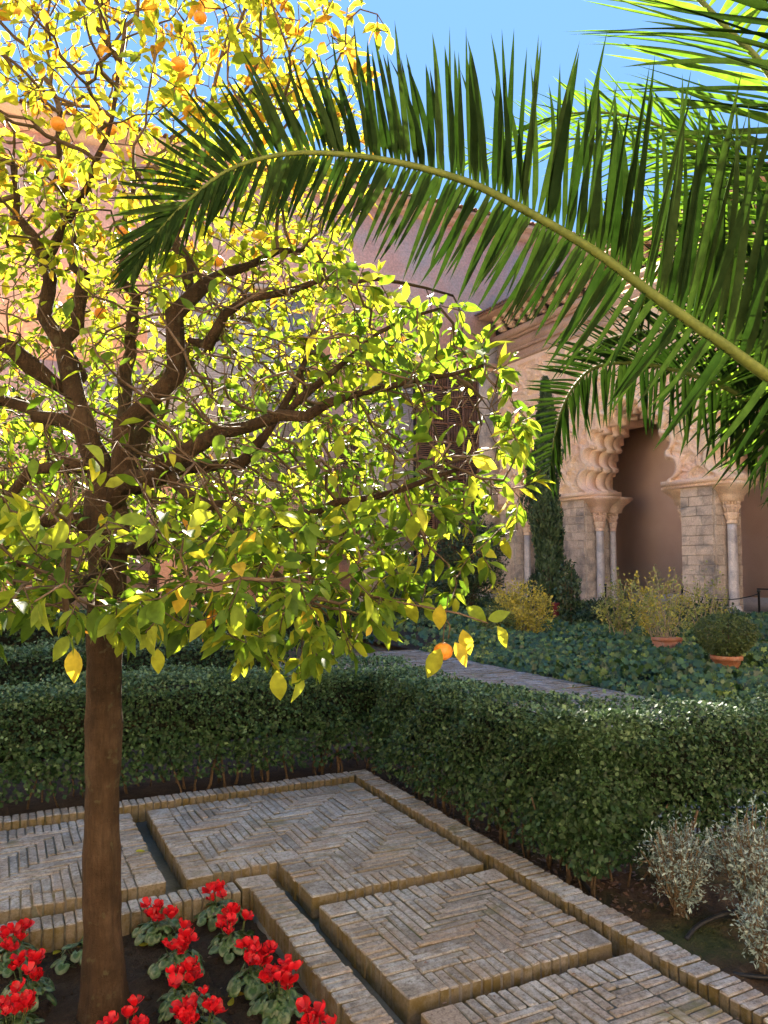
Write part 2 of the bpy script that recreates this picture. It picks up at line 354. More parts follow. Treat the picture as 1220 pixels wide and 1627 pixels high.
# ------------------------------------------------------------ brick paving
_bm = {}
def brick_mesh(L, W, H, var, mat='brick'):
    key = (round(L, 3), round(W, 3), round(H, 3), var, mat)
    if key in _bm: return _bm[key]
    bm = bmesh.new(); bmesh.ops.create_cube(bm, size=1)
    for v in bm.verts: v.co = Vector((v.co.x*L, v.co.y*W, (v.co.z-.5)*H))
    r = random.Random(str(key))
    for v in bm.verts:
        if v.co.z > -H*.5: v.co += Vector((r.uniform(-1, 1), r.uniform(-1, 1), r.uniform(-1, .4)))*.0028
    bmesh.ops.bevel(bm, geom=[e for e in bm.edges if not (e.verts[0].co.z < -H*.5 and e.verts[1].co.z < -H*.5)], offset=min(.0055, W*.14), segments=1, affect='EDGES', clamp_overlap=True)
    for v in bm.verts:
        if v.co.z > -H*.6: v.co += Vector((r.uniform(-1, 1), r.uniform(-1, 1), r.uniform(-1, 1)))*.0013
    me = bpy.data.meshes.new('brick'); bm.to_mesh(me); bm.free(); me.materials.append(M[mat]); _bm[key] = me
    return me
def brick(parent, x0, x1, y0, y1, ztop, H=.1, j=.0055, dz=.0035):
    lx, ly = x1-x0-j, y1-y0-j
    if lx < .012 or ly < .012: return
    rot = 0
    L, W = (lx, ly) if lx >= ly else (ly, lx)
    o = link('brick', brick_mesh(L, W, H, random.randrange(4)), parent, ((x0+x1)/2, (y0+y1)/2, ztop + random.uniform(-dz, dz)))
    o.rotation_euler = (random.gauss(0, .007), random.gauss(0, .007), (0 if lx >= ly else pi/2) + random.gauss(0, .008) + (pi if random.random() < .5 else 0))
    return o
BW = .0475
def base_block(root, rects, ztop, zb=-.15):
    mb = MB()
    for i, (x0, x1, y0, y1) in enumerate(rects): mb.box(x0+.008, x1-.008, y0+.008, y1-.008, zb-.001*i, ztop)
    return mb.build('mortar_bed', M['joint'], root)
def herring(root, x0, x1, y0, y1, n=6, ox=0, oy=0, ztop=0, skip=None):
    """axis-aligned herringbone of bricks BW x n*BW clipped to a rectangle"""
    nx = int(round((x1-x0)/BW)); ny = int(round((y1-y0)/BW)); bx = (x1-x0)/nx; by = (y1-y0)/ny
    done = set()
    for i in range(nx):
        for k in range(ny):
            t = (i+ox-k-oy) % (2*n)
            if t < n:
                key = ('h', i-t, k); a0, a1, b0, b1 = i-t, i-t+n, k, k+1
            else:
                q = 2*n-1-t; key = ('v', i, k-q); a0, a1, b0, b1 = i, i+1, k-q, k-q+n
            if key in done: continue
            done.add(key)
            a0, a1, b0, b1 = max(a0, 0), min(a1, nx), max(b0, 0), min(b1, ny)
            if (a1-a0)*(b1-b0) < 1: continue
            X0, X1, Y0, Y1 = x0+a0*bx, x0+a1*bx, y0+b0*by, y0+b1*by
            if skip and skip(X0, X1, Y0, Y1): continue
            brick(root, X0, X1, Y0, Y1, ztop)
def run(root, ax, s0, s1, t0, t1, ztop=0, H=.1, w_=BW):
    """soldier course: bricks side by side along axis ax from s0 to s1, spanning t0..t1"""
    n = max(1, int(round((s1-s0)/w_))); st = (s1-s0)/n
    for i in range(n):
        a, b = s0+i*st, s0+(i+1)*st; e = random.uniform(-.004, .004)
        if ax == 'x': brick(root, a, b, t0+e, t1+e, ztop, H)
        else: brick(root, t0+e, t1+e, a, b, ztop, H)
BL = .14
def slab(label, x0, x1, y0, y1, ox=0, oy=0, zt=0, corners=1):
    r = tag(link('pavement', None, None, (x0, y0, -.15)), label, None, None, 'structure')
    base_block(r, [(x0, x1, y0, y1)], zt-.008)
    for cx, cy in ((x0, y0), (x1-BL, y0), (x0, y1-BL), (x1-BL, y1-BL)): brick(r, cx, cx+BL, cy, cy+BL, zt+.001)
    run(r, 'x', x0+BL, x1-BL, y0, y0+BL, zt); run(r, 'x', x0+BL, x1-BL, y1-BL, y1, zt)
    run(r, 'y', y0+BL, y1-BL, x0, x0+BL, zt); run(r, 'y', y0+BL, y1-BL, x1-BL, x1, zt)
    herring(r, x0+BL, x1-BL, y0+BL, y1-BL, 6, ox, oy, zt)
    return r
# the large L-shaped slab
r1 = tag(link('pavement', None, None, (.9, 3.6, -.15)), 'large L-shaped brick slab in herringbone beside the back kerb', None, None, 'structure')
base_block(r1, [(.9, 2.385, 4.1, 5.32), (1.39, 2.385, 3.6, 4.12)], -.008)
for cx, cy in ((.9, 4.1), (1.39, 4.1), (1.39, 3.6), (2.245, 3.6), (2.245, 5.18), (.9, 5.18)): brick(r1, cx, cx+BL, cy, cy+BL, .001)
run(r1, 'x', 1.04, 1.39, 4.1, 4.24); run(r1, 'y', 3.74, 4.1, 1.39, 1.53); run(r1, 'x', 1.53, 2.245, 3.6, 3.74)
run(r1, 'y', 3.74, 5.18, 2.245, 2.385); run(r1, 'x', 1.04, 2.245, 5.18, 5.32); run(r1, 'y', 4.24, 5.18, .9, 1.04)
herring(r1, 1.04, 1.53, 4.24, 5.18, 6, 0, 0); herring(r1, 1.53, 2.245, 3.74, 5.18, 6, 10, -11)
slab('left brick slab behind the tree trunk', -.72, .80, 4.1, 5.32, 4, 0)
slab('far left brick slab at the edge of the frame', -2.3, -.80, 4.1, 5.32, 2, 0)
slab('square brick slab between the two narrow channels', 1.39, 2.385, 2.62, 3.51, 3, 1)
slab('nearest brick slab at the bottom edge', 1.39, 2.385, 1.35, 2.53, 7, 2)
# channel floor
mb = MB(); mb.box(-3, 2.45, 3.99, 5.5, -.3, -.105); mb.box(1.15, 2.452, 1.0, 3.992, -.302, -.1055)
mb.build('channel_floor', M['channel'], kind='structure')
# kerbs
def kerb(label, ax, s0, s1, t0, t1, zt, H=.13):
    r = tag(link('kerb', None, None, ((s0 if ax == 'x' else t0), (t0 if ax == 'x' else s0), -.2)), label, None, None, 'structure')
    mb = MB(); e = .012
    if ax == 'x': mb.box(s0+e, s1-e, t0+e, t1-e, -.25, zt-.014)
    else: mb.box(t0+e, t1-e, s0+e, s1-e, -.251, zt-.0145)
    mb.build('mortar_bed', M['joint'], r); run(r, ax, s0, s1, t0, t1, zt, H); return r
kerb('back kerb of upright bricks below the long hedge', 'x', -2.6, 2.44, 5.43, 5.57, .015)
kr = kerb('long kerb of upright bricks beside the right hedge', 'y', 1.0, 5.57, 2.445, 2.59, .015)
kb = kerb('kerb of upright bricks closing the flower bed at the back', 'x', -2.6, 1.12, 3.86, 4.0, -.012)
kc = kerb('kerb of upright bricks on the right of the flower bed', 'y', 1.2, 3.86, 1.16, 1.30, -.005)
brick(kc, 1.125, 1.30, 3.865, 4.005, -.003, .13)
# ------------------------------------------------------------ rear path
pr = tag(link('path', None, None, (3.7, 3.0, -.1)), 'brick path between the clipped hedge and the ivy bed', None, None, 'structure')
mb = MB(); mb.box(3.75, 7.2, 2.5, 13.2, -.25, -.035); mb.build('mortar_bed', M['joint'], pr)
mb = MB(); r_ = random.Random(3)
def far_bricks(mb, x0, x1, y0, y1, along, z):
    if along == 'x':
        y = y0
        while y < y1-.02:
            x = x0 - r_.uniform(0, .2)
            while x < x1: 
                mb.box(max(x, x0)+.004, min(x+.285, x1)-.004, y+.004, y+.054, z-.06, z+r_.uniform(-.004, .004)); x += .29
            y += .058
n_near = 0
path_near = [(6.2, 7.15, 6.6, 8.0)]
y = 3.2
while y < 13.1:
    x = 3.8 - r_.uniform(0, .25)
    while x < 7.13:
        x0, x1 = max(x, 3.8), min(x+.285, 7.15)
        vis = 5.0 < y < 9.0 and abs(((y/1.62) % 1)) > .04
        if x1-x0 > .03 and ((y/1.62) % 1) > .045:
            mb.box(x0+.004, x1-.004, y+.004, y+.054, -.09, -.02+r_.uniform(-.005, .005))
        x += .29
    y += .058
mb.build('brick_rows', M['brick'], pr, kind='stuff')

# ------------------------------------------------------------ palace buildings
AX = 20.0
# --- arcade
arc = thing('palace_arcade', 'carved plaster arcade with lobed arches on marble columns behind the ivy', 'arcade', (AX, 20, 0))
OPEN = [(14.40, 2.10), (20.82, 1.74), (26.2, 1.12)]     # centre, half width at springing
ZI = 4.32
def arch_outline(c, hw, grow=0.0, lob=1.0, n=4, seg=9):
    """lobed contour from the right springing over the top to the left one; returns (y,z) list"""
    h = hw*1.50
    hw2 = hw+grow
    def base(t):  # t 0..1 springing -> crown
        a = t*pi/2*.98
        return hw2*cos(a)**.82, (h+grow*1.0)*sin(a)**.92
    side = []
    ts = [0, .20, .40, .60, .80, .97]
    P = [base(t) for t in ts]
    for (a0, b0), (a1, b1) in zip(P[:-1], P[1:]):
        dx, dy = a1-a0, b1-b0; L = sqrt(dx*dx+dy*dy); nx, ny = dy/L, -dx/L
        if nx*a0 + ny*b0 < 0: nx, ny = -nx, -ny
        e = .12
        side.append((a0, b0)); side.append((a0+dx*e*.4-nx*.03, b0+dy*e*.4-ny*.03)); side.append((a0+dx*e+nx*.05, b0+dy*e+ny*.05))
        for k in range(1, seg):
            th = pi*k/seg
            s = e + (1-2*e)*(1-cos(th))/2
            side.append((a0+dx*s+nx*(.05+L*.36*lob*sin(th)), b0+dy*s+ny*(.05+L*.36*lob*sin(th))))
        side.append((a0+dx*(1-e)+nx*.05, b0+dy*(1-e)+ny*.05)); side.append((a0+dx*(1-e*.4)-nx*.03, b0+dy*(1-e*.4)-ny*.03))
    ax_, az_ = P[-1]
    top = [(ax_, az_), (ax_*1.3, az_+.12), (ax_*.6, az_+.26), (0, az_+.32)]
    side = side + top[1:]
    right = [(c+y, ZI+z) for y, z in side]; left = [(c-y, ZI+z) for y, z in side[:-1]][::-1]
    return np.array(right+left)
def inside_poly(Y, Z, poly):
    ins = np.zeros(Y.shape, bool); n = len(poly)
    for i in range(n):
        y0, z0 = poly[i]; y1, z1 = poly[(i+1) % n]
        cnd = ((z0 > Z) != (z1 > Z)); 
        with np.errstate(divide='ignore', invalid='ignore'):
            ins ^= cnd & (Y < (y1-y0)*(Z-z0)/(z1-z0+1e-12)+y0)
    return ins
def ss(a, b, x):
    t = np.clip((x-a)/(b-a), 0, 1); return t*t*(3-2*t)
def relief(Y, Z):
    u = Y + .07*np.sin(8.5*Z+1) + .04*np.sin(17*Y+3*Z); v = Z + .07*np.sin(7.9*Y+.5) + .04*np.sin(15*Z-4*Y)
    f = np.sin(10.5*u+1.7*np.sin(1.9*v)) + np.sin(10*v+1.5*np.sin(2.3*u+1)) + .6*np.sin(7*(u+v)+1) + .5*np.sin(9*(u-v))
    h = .045*(1-ss(.20, .48, np.abs(f))) + .03*ss(1.3, 1.6, np.abs(f))
    # big lobed interlacing bands
    P, Q = 1.62, 2.5
    wob = .065*np.sign(np.sin(2*pi*Z/.52))*np.abs(np.sin(2*pi*Z/.52))**.6
    for sg in (1, -1):
        a = (Y/P + sg*(Z/Q) + wob/P*sg + .13); d = np.abs(a-np.round(a))*P*.85
        b_ = 1-ss(.055, .085, d); g = ss(.0, .022, d)
        h = np.maximum(h*(1-.9*(1-ss(.085, .12, d))), b_*(.06+.028*g))
    return h
gs = .034
ys = np.arange(12.0, 28.95, gs); zs = np.arange(ZI+.06, 10.45, gs); Yg, Zg = np.meshgrid(ys, zs)
H = relief(Yg, Zg)*1.8
# plain raised frame bands (alfiz) round the upper panels
for z0, z1, hh in ((8.55, 8.72, .11), (9.0, 9.08, .07), (10.2, 10.45, .12)):
    k_ = (Zg > z0) & (Zg < z1); H[k_] = hh
for y0 in (24.0, 17.7, 28.8):
    k_ = (np.abs(Yg-y0) < .07) & (Zg > ZI+2.0) & (Zg < 10.3); H[k_] = np.maximum(H[k_], .11)
dead = np.zeros(Yg.shape, bool)
for c, hw in OPEN:
    dead |= inside_poly(Yg, Zg, arch_outline(c, hw, .30))
nx_, nz_ = len(ys), len(zs); I = np.arange(nx_*nz_).reshape(nz_, nx_)
q = np.stack([I[:-1, :-1], I[1:, :-1], I[1:, 1:], I[:-1, 1:]], -1); dd = dead[:-1, :-1] & dead[1:, :-1] & dead[1:, 1:] & dead[:-1, 1:]
q = q[~dd]
mb = MB(); mb.add(np.stack([AX-H, Yg, Zg], -1).reshape(-1, 3), q.reshape(-1, 4), .5)
mb.build('carved_panel', M['carve'], arc, smooth=False)
def arch_layer(c, hw, g_in, w_, x0, x1, lob, name='arch_moulding'):
    A = arch_outline(c, hw, g_in, lob); B = arch_outline(c, hw, g_in+w_, lob); n = len(A); mb = MB()
    V = []
    for P_, x in ((A, x0), (B, x0), (A, x1), (B, x1)): V += [(x, p[0], p[1]) for p in P_]
    i = np.arange(n-1)
    fr = np.stack([i, i+n, i+n+1, i+1], -1); intr = np.stack([i, i+1, i+2*n+1, i+2*n], -1); bk = np.stack([i+2*n, i+2*n+1, i+3*n+1, i+3*n], -1); ex = np.stack([i+n, i+3*n, i+3*n+1, i+n+1], -1)
    mb.add(V, [fr, intr, bk, ex]); return mb.build(name, M['carve'], arc)
for c, hw in OPEN:
    arch_layer(c, hw, .27, .15, AX-.20, AX+.10, 1.0)
    arch_layer(c, hw, .18, .22, AX-.10, AX+.20, 1.05)
    arch_layer(c, hw, .06, .30, AX+.06, AX+.42, 1.0)
    arch_layer(c, hw, -.04, .42, AX+.44, AX+.80, .95)
    arch_layer(c, hw, .05, .45, AX+.84, AX+1.2, 1.05)
    # small pierced eyes beside the lobes
# solid mass behind the carving, between the arches
mb = MB(); edges = [12.0]
for c, hw in OPEN: edges += [c-hw-.62, c+hw+.62]
edges += [28.95]
for a, b in zip(edges[0::2], edges[1::2]):
    if b-a > .05: mb.box(AX+.02, AX+1.5, a, b, ZI, 8.9)
mb.box(AX+.021, AX+1.49, 12.0, 28.94, 8.9, 12.4)
for c, hw in OPEN:   # stepped fill over each crown
    for kk in range(8):
        zz = ZI+hw*1.5*(.35+.11*kk); a_ = min(1, (kk*.11+.35)); half = hw*cos(math.asin(min(.999, a_)))**.82 + .52
        mb.box(AX+.13, AX+1.48, c+half, c+hw+.63, zz-.2, min(zz+.35, 8.9)); mb.box(AX+.131, AX+1.479, c-hw-.63, c-half, zz-.201, min(zz+.351, 8.9))
    mb.box(AX+.14, AX+1.47, c-hw-.6, c+hw+.6, ZI+hw*1.5+.62, 8.92)
mb.build('wall', M['carve'], arc)
# mouldings over the carving
mb = MB()
for z0, z1, o_ in ((10.45, 10.62, .16), (10.62, 10.9, .05), (10.9, 11.02, .13), (11.02, 11.5, .04), (11.5, 11.62, .14), (11.62, 11.9, .24)):
    mb.box(AX-o_, AX+.02, 2, 28.93, z0, z1-.004)
mb.build('cornice', M['plaster'], arc)
mb = MB(); mb.box(AX+.015, AX+1.5, -4, 12.0, 4.3, 12.41); mb.build('plain_wall', M['plaster'], arc)
mb = MB(); mb.box(AX+.0, AX+.3, 2, 28.92, 11.905, 12.62); mb.build('frieze', M['dark'], arc)
def bracket_mb():
    mb = MB()
    mb.box(-.62, 0, -.16, .16, .50, .66); mb.box(-.52, 0, -.145, .145, .34, .50); mb.box(-.36, 0, -.15, .15, .20, .34); mb.box(-.24, 0, -.13, .13, .05, .20)
    mb.box(-.56, -.521, -.09, .09, .36, .48); mb.tube([(-.38, -.17, .27), (-.38, .17, .27)], .05, 8); mb.tube([(-.26, -.15, .12), (-.26, .15, .12)], .045, 8)
    return mb
bme = bracket_mb().mesh('bracket', M['plaster'])
y = 8.0
while y < 28.7:
    link('bracket', bme, arc, (AX+.0, y, 11.96)); y += .72
mb = MB(); mb.box(AX-.95, AX+.3, 2, 28.91, 12.63, 12.78); mb.build('eave', M['plaster'], arc)
# tiled roof: half-round tiles in rows, running up and away
def tile_rows(mb, axis, s0, s1, t0, t1, z0, z1, pitch=.24):
    s = s0
    while s < s1:
        c_ = s+pitch/2; th = np.linspace(0, pi, 6); k = len(th)
        for cx, rad, dz in ((c_, pitch*.36, .05),):
            V = []
            for (t, z) in ((t0, z0), (t1, z1)):
                for a in th:
                    p = (cx+rad*cos(a), t) if axis == 'x' else (t, cx+rad*cos(a)); V.append((p[0], p[1], z+rad*sin(a)*.8+.02))
            i = np.arange(k-1); mb.add(V, [np.stack([i, i+1, i+k+1, i+k], -1), np.array([[0]+list(range(1, k))])])
        s += pitch
mb = MB(); mb.add([(AX-1.05, 2, 12.79), (AX-1.05, 28.9, 12.79), (AX+5, 28.9, 15.0), (AX+5, 2, 15.0), (AX-1.05, 2, 12.72), (AX-1.05, 28.9, 12.72)], [np.array([(0, 3, 2, 1), (0, 1, 5, 4)])])
tile_rows(mb, 'y', 2, 28.9, AX-1.1, AX+5, 12.79, 15.01)
mb.build('tiled_roof', M['tile'], arc, kind='stuff')
# inside the arcade
mb = MB(); mb.box(AX+2.8, AX+5.1, -4, 28.95, 0, 12.5); mb.build('back_wall', M['inner'], arc)
mb = MB(); mb.box(AX+2.74, AX+2.8, -4, 28.9, 0, .5); mb.build('plinth', M['whitewash'], arc)
mb = MB(); mb.box(AX+1.2, AX+2.9, -4, 28.9, 8.6, 8.8); mb.build('ceiling', M['wood'], arc)
mb = MB(); mb.box(AX-.7, AX+4.9, -4, 28.9, -.15, .02); mb.build('arcade_floor', M['whitewash'], arc)
# piers of squared stones
def pier(y0, y1, x0=AX+.04, x1=AX+1.25, ztop=4.1):
    mb = MB(); mb.box(x0+.02, x1, y0+.02, y1-.02, 0, ztop); p = mb.build('pier', M['lime'], arc, loc=((x0+x1)/2, (y0+y1)/2, 0))
    n = 13; h = ztop/n
    for k in range(n):
        z0 = k*h; cuts = [y0]; off = .42 if k % 2 else .62
        yy = y0+off*random.uniform(.85, 1.15)
        while yy < y1-.22: cuts.append(yy); yy += random.uniform(.42, .68)
        cuts.append(y1)
        for a, b in zip(cuts[:-1], cuts[1:]):
            L, Hh = b-a-.012, h-.012; me = stone_mesh(L, Hh)
            o = link('stone', me, p, (x0+random.uniform(-.006, .012), (a+b)/2, z0+h/2))
        cuts = [x0+.05, x0+(.35 if k % 2 else .62), x0+.95 + (.1 if k % 2 else 0), x1]
        for a, b in zip(cuts[:-1], cuts[1:]):
            L, Hh = b-a-.012, h-.012
            o = link('stone', stone_mesh(L, Hh), p, ((a+b)/2, y0+random.uniform(-.004, .012), z0+h/2)); o.rotation_euler = (0, 0, pi/2)
    return p
_st = {}
def stone_mesh(L, Hh):
    key = (round(L, 2), round(Hh, 2))
    if key not in _st:
        bm = bmesh.new(); bmesh.ops.create_cube(bm, size=1)
        for v in bm.verts: v.co = Vector((v.co.x*.08, v.co.y*L, v.co.z*Hh)) + Vector([random.uniform(-.006, .006) for _ in range(3)])
        bmesh.ops.bevel(bm, geom=bm.edges[:], offset=.012, segments=1, affect='EDGES')
        me = bpy.data.meshes.new('stone'); bm.to_mesh(me); bm.free(); me.materials.append(M['stone']); _st[key] = me
    return _st[key]
pier(23.17, 24.45); pier(17.18, 18.46); pier(27.75, 28.95); pier(11.0, 12.3)
def column(x, y, r=.155):
    mb = MB(); prof = [(.32, r*1.02)] + [(.32+k*.26, r*(1-.010*k)) for k in range(1, 10)] + [(2.88, r*.9)]
    mb.lathe((x, y, 0), prof, 24); s = mb.build('column', M['marble'], arc, loc=(x, y, 0), smooth=True)
    mb = MB(); mb.box(x-.24, x+.24, y-.24, y+.24, .0, .13); mb.lathe((x, y, 0), [(.131, r*1.45), (.17, r*1.55), (.21, r*1.45), (.235, r*1.2), (.26, r*1.28), (.29, r*1.25), (.32, r*1.05)], 24)
    mb.build('base', M['marble'], s)
    mb = MB(); mb.lathe((x, y, 0), [(2.88, r*1.02), (2.92, r*1.1), (2.96, r*.95), (3.0, r*1.0)], 24)
    mb.lathe((x, y, 0), [(3.0, r*1.0), (3.08, r*1.12), (3.16, r*1.22), (3.2, r*1.42), (3.23, r*1.2)], 32, 8, .10)
    mb.lathe((x, y, 0), [(3.23, r*1.15), (3.32, r*1.25), (3.40, r*1.42), (3.44, r*1.62), (3.47, r*1.4)], 32, 8, .12)
    for a in range(8):
        t = a*pi/4+pi/8; mb.tube([(x+r*1.2*cos(t), y+r*1.2*sin(t), 3.24), (x+r*1.45*cos(t), y+r*1.45*sin(t), 3.38), (x+r*1.75*cos(t), y+r*1.75*sin(t), 3.42), (x+r*1.7*cos(t), y+r*1.7*sin(t), 3.36)], [.02, .035, .03, .012], 6)
    n = 16
    for a in range(n):
        t = a*2*pi/n; rr = r*1.42; mb.tube([(x+rr*cos(t), y+rr*sin(t), 3.47), (x+rr*1.12*cos(t), y+rr*1.12*sin(t), 3.57)], .025, 5)
    mb.lathe((x, y, 0), [(3.44, r*1.2), (3.56, r*1.3), (3.6, r*1.7)], 24)
    # flared square impost
    V = []; lv = [(3.58, .25), (3.72, .27), (3.86, .34), (4.02, .50), (4.10, .55), (4.18, .55)]
    for z, h_ in lv: V += [(x-h_, y-h_, z), (x+h_, y-h_, z), (x+h_, y+h_, z), (x-h_, y+h_, z)]
    Q = [(i*4+j, i*4+(j+1) % 4, i*4+4+(j+1) % 4, i*4+4+j) for i in range(len(lv)-1) for j in range(4)]
    mb.add(V, np.array(Q + [(3, 2, 1, 0), (20, 21, 22, 23)])); mb.build('capital', M['carve'], s)
for (a, b) in ((17.18, 18.46), (23.17, 24.45), (27.75, 28.95), (11.0, 12.3)):
    column(AX+.55, a-.26)
    if a > 20: column(AX+1.25, a-.20, .125)
    if b < 28: column(AX+.55, b+.26)
for i in range(len(OPEN)+1):
    lo = -99 if i == 0 else OPEN[i-1][0]+OPEN[i-1][1]; hi = 28.96 if i == len(OPEN) else OPEN[i][0]-OPEN[i][1]
    lo = max(lo, 11.0)
    if hi-lo < .1: continue
    mb = MB(); mb.box(AX-.16, AX+1.3, lo-.05, hi+.05 if i < len(OPEN) else hi, 4.205, ZI+.05); mb.box(AX-.10, AX+1.25, lo-.01, hi+.01 if i < len(OPEN) else hi-.002, 4.10, 4.205)
    mb.build('impost', M['carve'], arc)

# --- end building
EY = 29.0
pal = thing('palace_wing', 'tall pink plaster and pale brick wing with wooden lattice windows and tiled roof', 'building', (8, EY, 0))
RZ = 17.7
mb = MB(); mb.box(-3, 27.0, EY+.02, EY+9, 8.7, RZ-.6); mb.build('upper_wall', M['pink'], pal)  # unseen right end added to block sun; left end cut short to admit it
mb = MB(); mb.box(-3, 5.2, EY, EY+9, 0, 8.7); mb.box(5.2, 13.25, EY+.004, EY+9, 0, 8.68); mb.build('lower_wall', M['pink'], pal); mb = MB(); mb.box(20.0, 27, EY+.006, EY+9, 0, 8.69); mb.build('lower_wall', M['pink'], pal)
mb = MB(); mb.box(13.25, 15.7, EY-.06, EY+9, 0, 11.2); mb.box(4.6, 11.0, EY-.05, EY+.5, 4.5, 12.4); mb.build('brick_wall', M['wallbrick'], pal)
mb = MB(); mb.box(19.0, 20.1, EY-.3, EY+.5, 0, 11.6); mb.build('corner_pier', M['stone'], pal)
mb = MB(); mb.box(15.5, 20.0, EY-.34, EY-.05, 10.25, 10.45); mb.box(15.4, 19.98, EY-.45, EY-.06, 10.46, 10.62); mb.build('string_course', M['carve'], pal); mb = MB(); mb.box(4.5, 11.1, EY-.2, EY-.06, 12.4, 12.6); mb.build('string_course', M['carve'], pal)
mb = MB(); mb.box(15.7, 20.0, EY, EY+.4, 0, 10.3); mb.build('window_recess', M['dark'], pal)
def lattice(x0, x1, z0, z1, yy, cell=.78, pitch=.085):
    nx = max(1, round((x1-x0)/cell)); nz = max(1, round((z1-z0)/cell)); cx = (x1-x0)/nx; cz = (z1-z0)/nz
    fr = MB()
    for i in range(nx+1): fr.box(x0+i*cx-.035, x0+i*cx+.035, yy-.07, yy, z0, z1)
    for k in range(nz+1): fr.box(x0-.035, x1+.035, yy-.074, yy-.004, z0+k*cz-.03, z0+k*cz+.03)
    f = fr.build('lattice_window', M['wood'], pal)
    for i in range(nx):
        for k in range(nz):
            mb = MB(); a0, b0 = x0+i*cx, z0+k*cz
            if (i+k) % 2:
                s = a0+.05
                while s < a0+cx-.04: mb.box(s, s+.038, yy-.05, yy-.02, b0+.03, b0+cz-.03); s += pitch
            else:
                s = b0+.05
                while s < b0+cz-.04: mb.box(a0+.03, a0+cx-.03, yy-.05, yy-.02, s, s+.038); s += pitch
            mb.build('lattice_panel', M['wood'], f, kind='stuff')
lattice(15.85, 18.95, 1.4, 10.15, EY-.1)
mb = MB(); mb.box(12.2, 13.2, EY-.03, EY-.004, 1.8, 7.0); mb.build('window_opening', M['dark'], pal); mb = MB(); mb.box(7.4, 8.6, EY-.03, EY-.004, 1.5, 3.9); mb.build('window_opening', M['dark'], pal)
lattice(12.25, 13.15, 1.85, 6.95, EY-.06, .8)
lattice(7.45, 8.55, 1.55, 3.85, EY-.06, .6)
mb = MB(); mb.box(11.0, 11.18, EY-.16, EY-.01, 0, 7.2); mb.box(10.8, 13.4, EY-.18, EY-.012, 7.2, 7.4); mb.build('window_post', M['wood'], pal)
mb = MB(); mb.box(13.0, 19.4, EY-1.6, EY-.3, -.1, .35); mb.box(12.8, 19.5, EY-2.2, EY-1.6, -.1, .18); mb.build('stone_step', M['lime'], pal)
mb = MB(); mb.box(-3.3, 27.6, EY-.75, EY+1, RZ-.6, RZ-.42); mb.box(-3.3, 27.5, EY-.3, EY+1, RZ-.9, RZ-.6); mb.build('eave', M['plaster'], pal)
mb = MB(); mb.add([(-3.4, EY-.85, RZ-.41), (27.7, EY-.85, RZ-.41), (27.7, EY+5, RZ+1.3), (-3.4, EY+5, RZ+1.3)], np.array([(0, 1, 2, 3)]))
mb.add([(-3.4, EY+11, RZ-.41), (-3.4, EY+5, RZ+1.3), (27.7, EY+5, RZ+1.3), (27.7, EY+11, RZ-.41)], np.array([(0, 1, 2, 3)]))
tile_rows(mb, 'x', -3.3, 27.6, EY-.92, EY+5, RZ-.41, RZ+1.31)
mb.build('tiled_roof', M['tile'], pal, kind='stuff')

# unseen pale walls added behind and left of the viewer to bounce sunlight
opp = thing('bounce_wing', 'unseen pale plastered wing added behind the viewer to bounce sunlight', 'building', (0, -10, 0))
mb = MB(); mb.box(-12.9, 27, -14, -10, 0, 9); mb.build('wall', M['pale'], opp); mb = MB(); mb.box(-16.5, 27.5, -14.5, -9.4, 9, 9.3); mb.build('roof', M['tile'], opp)
ops = thing('bounce_side_wing', 'unseen pale plastered wing added on the left outside the frame to bounce sunlight', 'building', (-13, 10, 0))
mb = MB(); mb.box(-17, -13, -9.9, 28, 0, 10); mb.build('wall', M['pale'], ops); mb = MB(); mb.box(-17.5, -12.6, -9.3, 28.5, 10, 10.3); mb.build('roof', M['tile'], ops)
sheet('bounce_pavement', -12.95, -3.6, -9.9, 60, -.10, M['pale'])  # pale ground added outside the frame to throw sunlight back at the facade

# ------------------------------------------------------------ plants: generators
def ell_points(n, c, r, shell=0.0, rs=R):
    v = unit(rs.normal(size=(n, 3))); rad = (rs.uniform(shell**3, 1, n))**(1/3)
    return np.array(c) + v*rad[:, None]*np.array(r)
def colonize(nodes, par, att, D=.09, di=.6, dk=.11, iters=70, jit=.35, maxn=9000):
    nodes = [np.array(p, float) for p in nodes]; par = list(par); att = np.array(att); alive = np.ones(len(att), bool)
    att_t = [tuple(a) for a in att]; kd_new = None
    for it in range(iters):
        kd = kdtree.KDTree(len(nodes))
        for i, p in enumerate(nodes): kd.insert(p, i)
        kd.balance(); acc = {}
        for i in np.nonzero(alive)[0]:
            co, idx, ds = kd.find(att_t[i])
            if ds < dk: alive[i] = False; continue
            if ds < di or it < 12:
                acc.setdefault(idx, []).append((att[i]-nodes[idx])/ds)
        if not acc or len(nodes) > maxn: break
        for idx, L in acc.items():
            d = np.sum(L, axis=0); d = unit(d) + R.normal(0, jit, 3)*.6
            p = nodes[idx] + unit(d)*D
            nodes.append(p); par.append(idx)
    return np.array(nodes), np.array(par)
def grow_radii(par, n0, rtip=.0023, pw=2.35):
    n = len(par); r = np.zeros(n); ch = [[] for _ in range(n)]
    for i in range(n-1, 0, -1):
        if par[i] >= 0: ch[par[i]].append(i)
    order = range(n-1, -1, -1)
    s = np.zeros(n)
    for i in order:
        s[i] = max(s[i], rtip**pw); 
        if par[i] >= 0: s[par[i]] += s[i]
    return s**(1/pw), ch
